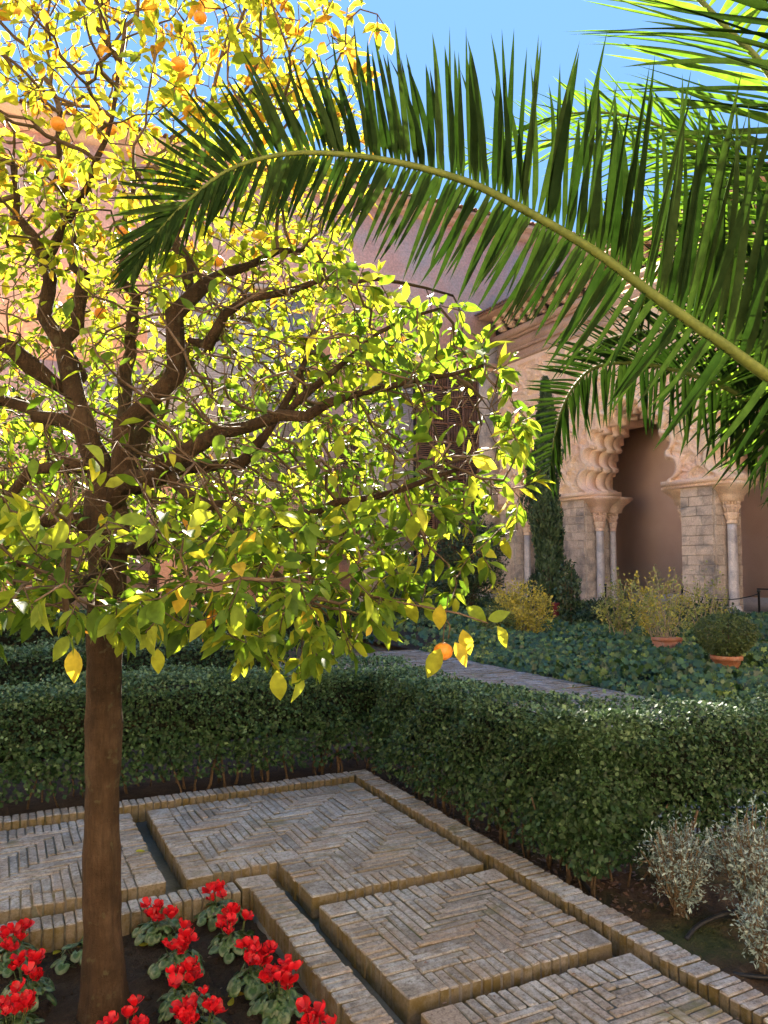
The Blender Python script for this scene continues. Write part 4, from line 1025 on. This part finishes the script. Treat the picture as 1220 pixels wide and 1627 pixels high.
# slender shrub in a square planter
b1 = G(1060, 1050, .02)
sp_ = thing('planter_shrub', 'pale twiggy shrub standing in an orange square planter in the ivy', 'potted shrub', (b1.x, b1.y, -.05)); pot(sp_, b1.x, b1.y, .10, .19, .30, True)
bush('x', '', '', (b1.x, b1.y, .2), .60, .62, 1100, .045, M['paleshrub'], M['palestem'], 13, .72, .4, sp_, .9, 6)
for (lab, px, py, d, rx, rz, nl, sz, mt, sm, nst, op, sd_) in [
    ('bright yellow rounded shrub in front of the cypress', 830, 1003, 16.5, .72, .62, 3800, .06, 'yellowshrub', 'palestem', 22, .6, 21),
    ('pale green twiggy shrub in front of the middle marble column', 985, 1010, 14.2, .55, .78, 1200, .055, 'paleshrub', 'palestem', 14, .95, 22),
    ('yellow topped open shrub in front of the dark archway', 1045, 1005, 15.2, .65, .80, 1700, .055, 'yellowshrub', 'palestem', 16, .95, 23),
    ('thin light green shrub in front of the right stone pier', 1120, 1000, 14.5, .5, .80, 900, .05, 'paleshrub', 'palestem', 12, .95, 24),
    ('small climbing plant against the left stone pier', 905, 1000, 17.5, .32, .85, 900, .085, 'darkbush', 'stem', 8, .8, 25),
    ('small rounded shrub left of the bright yellow one', 790, 1008, 16.0, .42, .36, 2200, .055, 'box', 'stem', 10, .1, 26),
    ('dark leafy bush below the lattice window', 745, 985, 26.0, 1.25, 1.75, 6500, .10, 'darkbush', 'stem', 20, .2, 27),
    ('dark low bush right of the cypress foot', 960, 1000, 18.0, .7, .42, 2600, .075, 'darkbush', 'stem', 10, .2, 28),
    ('dark bushy shrub behind the clipped ball', 1120, 985, 16.5, .8, .42, 2600, .075, 'darkbush', 'stem', 10, .2, 29),
    ('dark spreading bush under the orange tree crown beside the lattice', 655, 995, 21.0, 1.1, .9, 3800, .09, 'darkbush', 'stem', 12, .2, 30)]:
    p = C(px, py, d); bush('shrub', lab, 'shrub', (p.x, p.y, 0.0), rx, rz, nl, sz, M[mt], M[sm], nst, None, .45, None, op, sd_, group='shrubs in the ivy bed')
# cypress
cp = C(872, 985, 18.6); cy = thing('cypress_tree', 'tall narrow dark cypress between the two left arches', 'cypress', (cp.x, cp.y, -.05))
mb = MB(); mb.tube([(cp.x, cp.y, -.1), (cp.x+.03, cp.y, 1.5), (cp.x-.03, cp.y+.03, 3.4), (cp.x+.02, cp.y, 5.2)], [.11, .08, .055, .02], 8); mb.build('trunk', M['stem'], cy, smooth=True)
rs = np.random.RandomState(31); mb = MB(); prof_z = [0.15, .5, 1.0, 1.4, 1.8, 2.4, 3.0, 3.6, 4.2, 4.8, 5.4, 5.75, 6.1]; prof_r = [.36, .56, .58, .46, .26, .34, .40, .36, .30, .22, .14, .09, .02]
n = 15000; z = rs.uniform(.1, 6.1, n); rmax = np.interp(z, prof_z, prof_r); th = rs.uniform(0, 2*pi, n)
lobe = 1+.20*np.sin(th*3+z*2.1)+.16*np.sin(th*5-z*3.7)+.12*np.sin(z*6+th); offx = .14*np.sin(z*1.25+.6)*(z < 4)
rad_ = rmax*lobe*(1-rs.exponential(.13, n)).clip(.15, 1.2)
P = np.stack([cp.x+offx+rad_*np.cos(th), cp.y+rad_*np.sin(th), z], -1); out = np.stack([np.cos(th), np.sin(th), np.zeros(n)], -1)
ax = unit(out*.35+np.array([0, 0, 1])+rs.normal(0, .3, (n, 3))); scatter(mb, leafT(2, .25, .5, .1), P, frames(ax, out+rs.normal(0, .4, (n, 3))), rs.uniform(.06, .13, n), rs.beta(2, 2.5, n))
mb.build('foliage', M['cypress'], cy, kind='stuff', smooth=True)
# silver shrubs
for (lab, px, py, rx, rz, nl, sd_) in [('silver grey shrub nearest the hedge corner', 1082, 1455, .19, .22, 2300, 41), ('larger silver grey shrub at the right edge of the bare soil', 1200, 1470, .24, .26, 3400, 42),
        ('low silver grey shrub in the lower right corner', 1215, 1545, .14, .15, 1500, 43)]:
    p = G(px, py, -.1); bush('silver_shrub', lab, 'shrub', (p.x, p.y, -.1), rx, rz, nl, .021, M['silver'], M['drystem'], 46, rz*1.15, .35, None, .93, sd_, .6, 'silver shrubs on the bare soil')

# ------------------------------------------------------------ palm
def leafletT(n=7, w_=.030, droop=.12, fold=.55):
    V = []; xs = np.linspace(0, 1, n+1)
    for x in xs: V.append((x, 0, -droop*x*x))
    prof = lambda x: w_*min(1, .35+x*5)*(1-x**2.2)**.8
    for sg in (1, -1):
        for x in xs[:-1]: V.append((x, sg*prof(x), -droop*x*x+fold*prof(x)))
    T = []; L = lambda i: n+1+i; Rr = lambda i: 2*n+1+i
    for S, fl in ((L, 0), (Rr, 1)):
        q_ = []
        for i in range(n-1): q_ += [(i, i+1, S(i+1)), (i, S(i+1), S(i))]
        q_ += [(n-1, n, S(n-1))]; T += [t[::-1] if fl else t for t in q_]
    return np.array(V), np.array(T)
LT = [leafletT(7, .032, .10), leafletT(7, .028, .03), leafletT(7, .034, .20), leafletT(7, .026, -.06, .8)]
pc = LW(2.0, 2.75, 0); PT = Vector((pc.x, pc.y, -.12))
palm = thing('palm_tree', 'young palm just off the right edge whose arching fronds cross the picture', 'palm tree', PT)
mb = MB(); rs_ = random.Random(5); pts = []; rr = []
for k in range(24): pts.append((PT.x, PT.y, -.15+k*.09)); rr.append(.17+.02*(k % 2)+(.05 if k < 3 else 0)+(.04 if k > 19 else 0))
mb.tube(pts, rr, 18); mb.build('trunk', M['thorn'], palm)
mb = MB()
for k in range(90):
    a = k*2.4; z = .1+k*.021; b = Vector((PT.x+.17*cos(a), PT.y+.17*sin(a), z)); mb.tube([b, b+Vector((.05*cos(a), .05*sin(a), .05)), b+Vector((.06*cos(a), .06*sin(a), .11))], [.05, .04, .02], 5)
mb.build('leaf_base', M['thorn'], palm, kind='stuff')
lleaf = []
for T in LT:
    for lv in (.2, .5, .8):
        m_ = MB(); m_.add(T[0], T[1], lv); lleaf.append(m_.mesh('leaflet', M['palm'], smooth=True))
def spline(ctrl, n):
    P = np.array([tuple(c) for c in ctrl]); m = len(P); out = []
    for t in np.linspace(0, m-1, n):
        i = min(int(t), m-2); f = t-i; p0, p1, p2, p3 = P[max(i-1, 0)], P[i], P[i+1], P[min(i+2, m-1)]
        out.append(.5*((2*p1)+(-p0+p2)*f+(2*p0-5*p1+4*p2-p3)*f*f+(-p0+3*p1-3*p2+p3)*f**3))
    return np.array(out)
def frond(ctrl, r0, nper, lenfn, dirfn, solo, s0=.02, label=None, seed=1, mat='palm'):
    """ctrl: points base->tip; dirfn(s, side, tangent, depthdir) -> leaflet direction"""
    rs = np.random.RandomState(seed)
    Q = spline(ctrl, 90); d_ = np.r_[0, np.cumsum(np.linalg.norm(np.diff(Q, axis=0), axis=1))]; L = d_[-1]
    u = d_/L; rad = r0*(1-u)**.75+.0018
    mb = MB(); mb.tube(Q, rad, 8); fr = mb.build('frond', M['rachis'], palm, loc=Vector(Q[0]), smooth=True)
    if label: fr['label'] = label
    T = np.gradient(Q, axis=0); T = unit(T); mbs = MB()
    for side in (0, 1):
        for i in range(nper):
            s = s0+(1-s0)*(i+rs.uniform(-.35, .35))/nper; s = min(max(s, 0), .995); x = s*L
            p = np.array([np.interp(x, d_, Q[:, k]) for k in range(3)]); t = unit(np.array([np.interp(x, d_, T[:, k]) for k in range(3)]))
            if solo and side == 1 and s < .40 and rs.rand() < .6: continue
            ln = lenfn(s, side)*rs.uniform(.86, 1.1)
            dv, nv = dirfn(s, side, t, i, rs); dv = unit(dv); Rm = frames(dv[None], nv[None])[0]
            lvl = rs.randint(0, 3); var = rs.randint(0, 4)
            wsc = ln**.5*.62 if ln > 0 else 1
            if solo:
                o = link('leaflet', lleaf[var*3+lvl], fr, Vector(p)); o.rotation_mode = 'QUATERNION'; o.rotation_quaternion = Matrix(Rm.tolist()).to_quaternion(); o.scale = (ln, wsc, wsc)
            else:
                scatter(mbs, LT[var], p[None], Rm[None], np.array([[ln, wsc, wsc]]), np.array([(.2, .5, .8)[lvl]]))
    if not solo: mbs.build('leaflets', M[mat], fr, kind='stuff', smooth=True)
    return fr
VF = np.array(LW(0, 1, 0)); VR = np.array(LW(1, 0, 0)); UP = np.array([0, 0, 1.])
crown = LW(1.75, 2.6, 2.05)
def dir_main(s, side, t, i, rs):
    alt = (i % 3 - 1)*.10
    if side == 0:
        a = np.interp(s, [0, .25, .5, .75, .9, 1], [-.25, -.22, -.10, .25, .8, 1.6]); dv = UP*1.0 + t*a + VF*(alt*1.4-.05) + rs.normal(0, .05, 3)
        if s > .8: dv = UP*(1-(s-.8)*4.0) + t*a + VF*alt
        nv = -VF*1.0 + VR*(.35+rs.normal(0, .35)) + rs.normal(0, .12, 3)
    else:
        a = np.interp(s, [0, .3, .55, .8, 1], [.55, .55, .45, .35, .9]); dv = -UP*np.interp(s, [0, .3, .6, 1], [.8, .9, 1, 1]) + t*a + VF*(alt-.10) + rs.normal(0, .05, 3)
        nv = -VF*1.0 + UP*.1 + VR*(.2+rs.normal(0, .3)) + rs.normal(0, .12, 3)
    return dv, nv
main_c = [LW(1.72, 2.62, 2.0), C(1300, 655, 2.42), C(1222, 600, 2.30), C(1150, 548, 2.26), C(1050, 478, 2.25), (C(950, 403, 2.27)), C(850, 343, 2.3), C(750, 292, 2.33), C(650, 262, 2.36), C(560, 247, 2.38), C(480, 243, 2.38), C(415, 252, 2.37), C(355, 275, 2.36), (C(300, 318, 2.34)), C(250, 370, 2.33), C(212, 425, 2.32)]
frond(main_c, .019, 165, lambda s, sd_: (np.interp(s, [0, .1, .3, .5, .7, .9, 1], [.40, .70, .68, .50, .38, .25, .13])*(1.0 if sd_ == 0 else np.interp(s, [0, .4, .6, 1], [.55, .55, .75, .85]))), dir_main, True, .10, 'long arching frond crossing the whole picture', 51)
def dir_low(s, side, t, i, rs):
    alt = (i % 3-1)*.12
    if side == 0:
        dv = -t*0+UP*.75 + t*np.interp(s, [0, .5, 1], [.5, .7, 1.2]) + VF*alt + rs.normal(0, .06, 3)
        if s > .55: dv = -VR*1.0+UP*np.interp(s, [.55, .8, 1], [.7, .15, -.6])+VF*alt+rs.normal(0, .05, 3)
        nv = -VF+UP*.4+rs.normal(0, .3, 3)
    else:
        dv = -UP*1.0 + VR*np.interp(s, [0, .5, 1], [-.15, .05, .1]) + t*.15 + VF*alt+rs.normal(0, .05, 3); nv = -VF*.8-VR*.5+rs.normal(0, .25, 3)
    return dv, nv
low_c = [LW(1.75, 2.7, 1.95), C(1330, 700, 3.0), C(1225, 655, 3.3), C(1150, 615, 3.4), C(1080, 590, 3.45), C(1010, 577, 3.5), C(950, 582, 3.5), C(915, 610, 3.5), C(893, 650, 3.5), C(880, 700, 3.5), C(876, 745, 3.5)]
frond(low_c, .016, 92, lambda s, sd_: np.interp(s, [0, .2, .5, .8, 1], [.40, .46, .40, .32, .18])*((1 if s < .5 else .72) if sd_ == 0 else .85), dir_low, False, .08, 'shorter drooping frond in front of the archway', 52)
def dir_gen(upd, dnd, spread=.12):
    upd = np.array(upd, float); dnd = np.array(dnd, float)
    def f(s, side, t, i, rs):
        alt = (i % 3-1)*spread; b = upd if side == 0 else dnd
        dv = VR*b[0]+UP*b[1]+VF*(b[2]+alt)+t*(.25+.7*s)+rs.normal(0, .07, 3); nv = -VF*.6+UP*.5+rs.normal(0, .4, 3); return dv, nv
    return f
lf = lambda m: (lambda s, sd_: m*np.interp(s, [0, .2, .6, 1], [.7, 1, .9, .4]))
# fronds rising above the main one
frond([crown+Vector((0, 0, .05)), C(1330, 330, 2.9), C(1230, 130, 3.1), C(1150, 40, 3.2), C(1080, -30, 3.3), C(980, -110, 3.4), C(860, -170, 3.5)], .022, 62, lf(.82), dir_gen((.9, .15, .1), (-.95, -.12, .0)), False, .15, None, 53, 'palmlit')
frond([crown+Vector((0, .05, .05)), C(1290, 420, 3.3), C(1200, 300, 3.6), C(1100, 225, 3.8), C(1000, 185, 3.9), C(910, 180, 4.0), C(830, 200, 4.1)], .020, 60, lf(.58), dir_gen((-.2, .95, .1), (-.75, -.5, .0)), False, .12, None, 54, 'palmlit')
frond([crown+Vector((.05, .05, 0)), C(1290, 500, 3.4), C(1200, 420, 3.8), C(1120, 370, 4.1), C(1040, 345, 4.3), C(960, 350, 4.5)], .020, 55, lf(.6), dir_gen((.3, .9, .1), (-.6, -.7, .0)), False, .12, None, 55, 'palmlit')
frond([crown, C(1300, 250, 2.5), C(1250, 40, 2.4), C(1180, -120, 2.35), C(1050, -230, 2.3), C(900, -260, 2.3)], .024, 60, lf(.60), dir_gen((.8, .3, .2), (-.8, -.45, .0)), False, .10, None, 56)
frond([crown, C(1290, 600, 3.0), C(1220, 560, 3.5), C(1130, 530, 4.0), C(1040, 525, 4.4), C(960, 540, 4.8), C(900, 570, 5.0)], .018, 60, lf(.55), dir_gen((-.35, .85, .1), (-.5, -.75, .0)), False, .12, None, 57)
frond([crown+Vector((.1, 0, -.05)), C(1420, 640, 2.6), C(1380, 700, 2.5), C(1330, 760, 2.4), C(1300, 830, 2.35)], .018, 16, lf(.42), dir_gen((-1, .1, -.1), (-.6, -.9, .0)), False, .25, None, 58)
frond([crown+Vector((0, .1, .1)), C(1260, 380, 3.6), C(1120, 270, 4.2), C(980, 225, 4.7), C(850, 225, 5.0), C(740, 255, 5.2)], .018, 60, lf(.66), dir_gen((-.25, .85, .1), (-.6, -.6, .0)), False, .12, None, 59, 'palmlit')
for k in range(9):   # fronds on the side away from the camera's view
    a = radians(-150+k*37); h = random.uniform(.3, 1.4); c_ = crown
    if cos(a - YAW*0) < -.3 and False: continue
    dx, dy = cos(a), sin(a)
    if dx < -.2: continue
    frond([c_, c_+Vector((dx*.7, dy*.7, .5+h*.5)), c_+Vector((dx*1.5, dy*1.5, .6+h*.7)), c_+Vector((dx*2.2, dy*2.2, .2+h*.5))], .02, 34, lf(.5), dir_gen((0, .7, 0), (0, -.6, 0), .5), False, .15, None, 60+k)

# ------------------------------------------------------------ cyclamens
def cyc_leaf(seed, n=14):
    rs = np.random.RandomState(seed); V = [(.0, 0, 0)]; ring = [.0]; F_ = []
    for j, rr in enumerate((.45, .75, 1.0)):
        for i in range(n):
            a = -pi+2*pi*i/(n-1) if False else 2*pi*i/n; notch = 1-.55*math.exp(-((a-pi)/.32)**2)
            r = rr*notch*(1+.06*rs.normal()) ; V.append((.15+r*cos(a)*.95, r*sin(a)*.85, -.05+.18*rr*rr*(.5*rs.normal()*.5+.5)-.25*rr*rr*rr)); ring.append(rr*(1+.12*rs.normal()))
    for i in range(n): F_.append((0, 1+i, 1+(i+1) % n))
    Q = [(1+j*n+i, 1+(j+1)*n+i, 1+(j+1)*n+(i+1) % n, 1+j*n+(i+1) % n) for j in range(2) for i in range(n)]
    mb = MB(); mb.add(V, [np.array(F_), np.array(Q)], .5); me = mb.mesh('leaf', M['cycleaf'], smooth=True)
    at = me.attributes.new('ring', 'FLOAT', 'POINT'); at.data.foreach_set('value', np.array(ring, np.float32)*.95); return me
cl_m = [cyc_leaf(k) for k in range(4)]
def cyc_flower(seed):
    rs = np.random.RandomState(seed); mb = MB()
    for k in range(5):
        a = 2*pi*k/5+rs.normal(0, .12); V = []; Fq = []; tw = rs.uniform(.2, .6); op = rs.uniform(.45, 1.15)
        for i, u in enumerate(np.linspace(0, 1, 6)):
            wd = .0115*sin(pi*min(1, u*.86+.10))**.7*1.25; r = .004+.026*op*sin(u*pi*.55)+.003*u; z = .003+.041*u-.012*u*u*op
            for j, sg in enumerate((-1, 0, 1)):
                aa = a+tw*u; o_ = sg*wd; rr = r+(.0035*sin(u*4) if sg else 0)+rs.normal(0, .0006)
                V.append((rr*cos(aa)-o_*sin(aa), rr*sin(aa)+o_*cos(aa), z+rs.normal(0, .0006)))
        for i in range(5):
            for j in range(2): b = i*3+j; Fq.append((b, b+1, b+4, b+3))
        mb.add(V, np.array(Fq), rs.uniform(0, 1))
    mb.lathe((0, 0, -.004), [(0, .003), (.004, .006), (.010, .005)], 8, a=.0)
    return mb.mesh('flower', M['petal'], smooth=True)
cf_m = [cyc_flower(k) for k in range(6)]
def cyclamen(label, px, py, nfl, nlf, rad=.095, fx=0, seed=1, flow=True):
    rs = random.Random(seed); b = G(px, py, -.10); b.z = -.125
    root = thing('cyclamen', label, 'cyclamen', b, 'red cyclamens in the flower bed'); st = MB()
    nlf = int(nlf*1.35)
    for k in range(nlf):
        a = k*2.4+rs.uniform(-.3, .3); r = rad*sqrt((k+.6)/nlf)*1.1; z = .055+.045*(1-k/nlf)+rs.uniform(-.01, .015)
        p = b+Vector((r*cos(a), r*sin(a), z)); s = rs.uniform(.024, .036)
        o = link('leaf', cl_m[rs.randrange(4)], root, p); o.scale = (s, s, s); o.rotation_euler = Euler((rs.gauss(0, .25), .25+r*5.0+rs.gauss(0, .2), a)); 
        st.tube([b, b+Vector((r*.6*cos(a), r*.6*sin(a), z*.6)), p], .0016, 4, cap=False)
    for k in range(nfl):
        a = rs.uniform(0, 2*pi); r = .058*sqrt(rs.random())*(1+.1*nfl/10); p = b+Vector((r*cos(a), r*sin(a), .135+rs.uniform(-.02, .045)))
        o = link('flower', cf_m[rs.randrange(6)], root, p); s = rs.uniform(.7, 1.12); o.scale = (s, s, s); o.rotation_euler = Euler((rs.gauss(0, .3), rs.gauss(0, .3), rs.uniform(0, 6)))
        st.tube([b, b+Vector((r*.7*cos(a), r*.7*sin(a), .09)), p], .0018, 4, cap=False, a=.9)
    st.build('stalks', M['darkbush'], root, kind='stuff')
CY = [('red cyclamen just right of the trunk, nearest the back kerb', 252, 1492, 9, 24), ('red cyclamen right of the trunk in the second row', 282, 1545, 10, 24),
      ('small red cyclamen beside the bed corner tile', 350, 1462, 6, 20), ('red cyclamen below the small one by the corner kerb', 372, 1512, 9, 24),
      ('red cyclamen right of the trunk in the third row', 292, 1608, 8, 22), ('broad red cyclamen along the right brick kerb', 405, 1572, 16, 26),
      ('dense red cyclamen nearest the right brick kerb', 444, 1612, 16, 28), ('large red cyclamen at the bottom between trunk and kerb', 315, 1660, 16, 26),
      ('red cyclamen cut off at the bottom edge beside the trunk foot', 200, 1685, 10, 18), ('red cyclamen cut off at the bottom edge beside the kerb', 505, 1690, 10, 18),
      ('red cyclamen at the left edge nearest the back kerb', 18, 1535, 12, 22), ('red cyclamen left of the trunk in the second row', 42, 1592, 11, 22),
      ('red cyclamen in the lower left corner', 18, 1658, 14, 24), ('cyclamen without flowers close to the left of the trunk', 128, 1528, 0, 16)]
for i, (lab, px, py, nf, nl) in enumerate(CY): cyclamen(lab, px, py, nf, nl, seed=70+i)

# ------------------------------------------------------------ small things
fl_m = leaf_objs_meshes(M['orangeleaf'], [leafT(5, .24, .3, .1), leafT(5, .2, -.2, -.15)], (.86, .93))
for i, (lab, px, py, z, a, s) in enumerate([('yellow fallen leaf on the left slab beside the trunk', 215, 1355, .006, .4, .07), ('deep yellow fallen leaf between the cyclamens', 362, 1585, -.11, .2, .08), ('pale yellow fallen leaf under the deep yellow one', 363, 1600, -.115, 1.0, .06),
        ('pale fallen leaf on the soil left of the trunk', 103, 1498, -.115, 2.2, .06), ('second pale fallen leaf nearer the trunk on the left soil', 84, 1518, -.115, .9, .06), ('fallen leaf on the soil by the right kerb', 494, 1575, -.11, 1.6, .06),
        ('yellowed fallen leaf below the cyclamen nearest the back kerb', 218, 1503, -.115, .1, .07)]):
    o = link('fallen_leaf', fl_m[i % 4], None, G(px, py, z)+Vector((0, 0, .004))); o.scale = (s, s, s); o.rotation_euler = (.15, .1, a); tag(o, lab, 'leaf', 'fallen leaves')
# twigs and clods give the soil some relief
rs = np.random.RandomState(77); mb = MB(); ico = bmesh.new(); bmesh.ops.create_icosphere(ico, subdivisions=1, radius=1); iv = np.array([tuple(v.co) for v in ico.verts]); it = np.array([[v.index for v in f.verts] for f in ico.faces]); ico.free()
def clods(mb, n, x0, x1, y0, y1, z, s0, s1):
    P = np.stack([rs.uniform(x0, x1, n), rs.uniform(y0, y1, n), np.full(n, z)], -1); S = rs.uniform(s0, s1, (n, 3))*rs.uniform(.4, 1.2, (n, 1))**2
    ax = rs.normal(size=(n, 3)); scatter(mb, (iv, it), P, frames(ax, rs.normal(size=(n, 3))), S, rs.rand(n))
clods(mb, 2600, -1.2, 1.14, 1.4, 3.84, -.122, .003, .013); mb.build('soil_clods', M['soil'], kind='stuff', label='loose clods of dark soil in the flower bed', cat='soil')
mb = MB(); clods(mb, 1500, 2.62, 4.6, 1.2, 3.1, -.10, .002, .012); mb.build('border_clods', M['soil2'], kind='stuff', label='loose clods and grit on the bare soil by the silver shrubs', cat='soil')
# dry litter under the right hedge
mb = MB(); n = 900; P = np.stack([rs.uniform(2.6, 3.2, n), rs.uniform(2.9, 5.6, n), np.full(n, -.088)], -1); ax = rs.normal(size=(n, 3))*np.array([1, 1, .15]); nm = np.array([0, 0, 1.])+rs.normal(0, .3, (n, 3))
scatter(mb, SL, P, frames(ax, nm), rs.uniform(.02, .04, n), rs.rand(n)); M['litter'] = leafmat('leaf_litter', [(0, (.05, .03, .02)), (1, (.18, .10, .055))], trans=0)
mb.build('leaf_litter', M['litter'], kind='stuff', label='brown leaf litter under the right hedge', cat='litter')
mb = MB(); n = 260; P = np.stack([rs.uniform(-.7, 2.4, n), rs.uniform(1.6, 5.4, n), np.full(n, .007)], -1); P[(P[:, 0] < 1.3) & (P[:, 1] < 4.0), 0] += 1.1
gap = ((P[:, 0] > .8) & (P[:, 0] < .9)) | ((P[:, 0] > 1.3) & (P[:, 0] < 1.39) & (P[:, 1] < 4.1)) | ((P[:, 1] > 2.53) & (P[:, 1] < 2.62)) | ((P[:, 1] > 3.51) & (P[:, 1] < 3.6)); P[gap, 2] = -.10; P = P[(P[:, 0] < 2.4) & ~((P[:, 0] < 1.3) & (P[:, 1] > 3.98) & (P[:, 1] < 4.12))]; n = len(P)
ax = rs.normal(size=(n, 3))*np.array([1, 1, .1]); nm = np.array([0, 0, 1.])+rs.normal(0, .25, (n, 3)); scatter(mb, SL, P, frames(ax, nm), rs.uniform(.006, .022, n), rs.rand(n))
mb.build('dry_debris', M['litter'], kind='stuff', label='crumbs of dry leaf scattered over the brick slabs', cat='litter')
def hose(label, pts, r=.011):
    Q = spline([G(x, y, z) for x, y, z in pts], 30); mb = MB(); mb.tube(Q, r, 8); mb.build('irrigation_hose', M['hose'], None, loc=Vector(Q[0]), smooth=True, label=label, cat='hose')
hose('black irrigation hose running out from the hedge foot', [(890, 1345, -.05), (905, 1370, -.06), (922, 1395, -.075), (938, 1416, -.085), (955, 1440, -.12)])
hose('black irrigation hose looping between the silver shrubs', [(1090, 1492, -.09), (1105, 1474, -.08), (1130, 1460, -.07), (1170, 1447, -.06), (1215, 1440, -.07), (1260, 1445, -.08)])
hose('black irrigation hose lying across the lower right soil', [(1165, 1548, -.09), (1200, 1552, -.085), (1240, 1553, -.085), (1300, 1545, -.09)])
# barrier posts with rope
def post(label, p, mat='iron', h=.95):
    r = thing('barrier_post', label, 'barrier post', p, 'rope barrier posts'); mb = MB(); mb.lathe(p, [(0, .16), (.015, .16), (.03, .13), (.05, .03)], 18); mb.build('foot', M[mat], r)
    mb = MB(); mb.lathe(p, [(.05, .028), (h-.06, .028), (h-.05, .045), (h-.02, .045), (h, .03)], 12); mb.build('shaft', M[mat], r, smooth=True); return r
q1 = C(1207, 992, 20.0); q1.z = 0; q2 = Vector((AX-.9, 20.3, 0)); q2 = C(1085, 985, 23.5); q2.z = 0
post('black barrier post at the right edge in front of the archway', q1)
mb = MB(); mb.box(q1.x-.03, q1.x+.03, q1.y-3.0, q1.y+.03, .955, .99); mb.build('rail', M['iron'], None, loc=q1+Vector((0, 0, .95)), label='black rail on the barrier post at the right edge', cat='rail')
q0 = C(963, 985, 26.5); q0.z = 0; post('black barrier post beside the middle marble column', q0)
for lab, a, b in (('dark rope slung from the right barrier post past the pier', q1, q2), ('dark rope slung low across the middle archway', q2, q0)):
    P = [a.lerp(b, t)+Vector((0, 0, .85-.9*t*(1-t)*1.0)) for t in np.linspace(0, 1, 14)]; mb = MB(); mb.tube(P, .014, 6); mb.build('rope', M['iron'], None, loc=P[0], smooth=True, label=lab, cat='rope')
post('black barrier post hidden low behind the shrubs by the right pier', q2)
rp = C(884, 985, 18.0); rp.z = 0; r = thing('red_post', 'short dark red post at the foot of the cypress', 'post', rp); mb = MB(); mb.lathe(rp, [(0, .11), (.03, .12), (.05, .085), (.62, .08), (.66, .10), (.72, .10), (.74, .02)], 16); mb.build('shaft', M['red'], r, smooth=True)
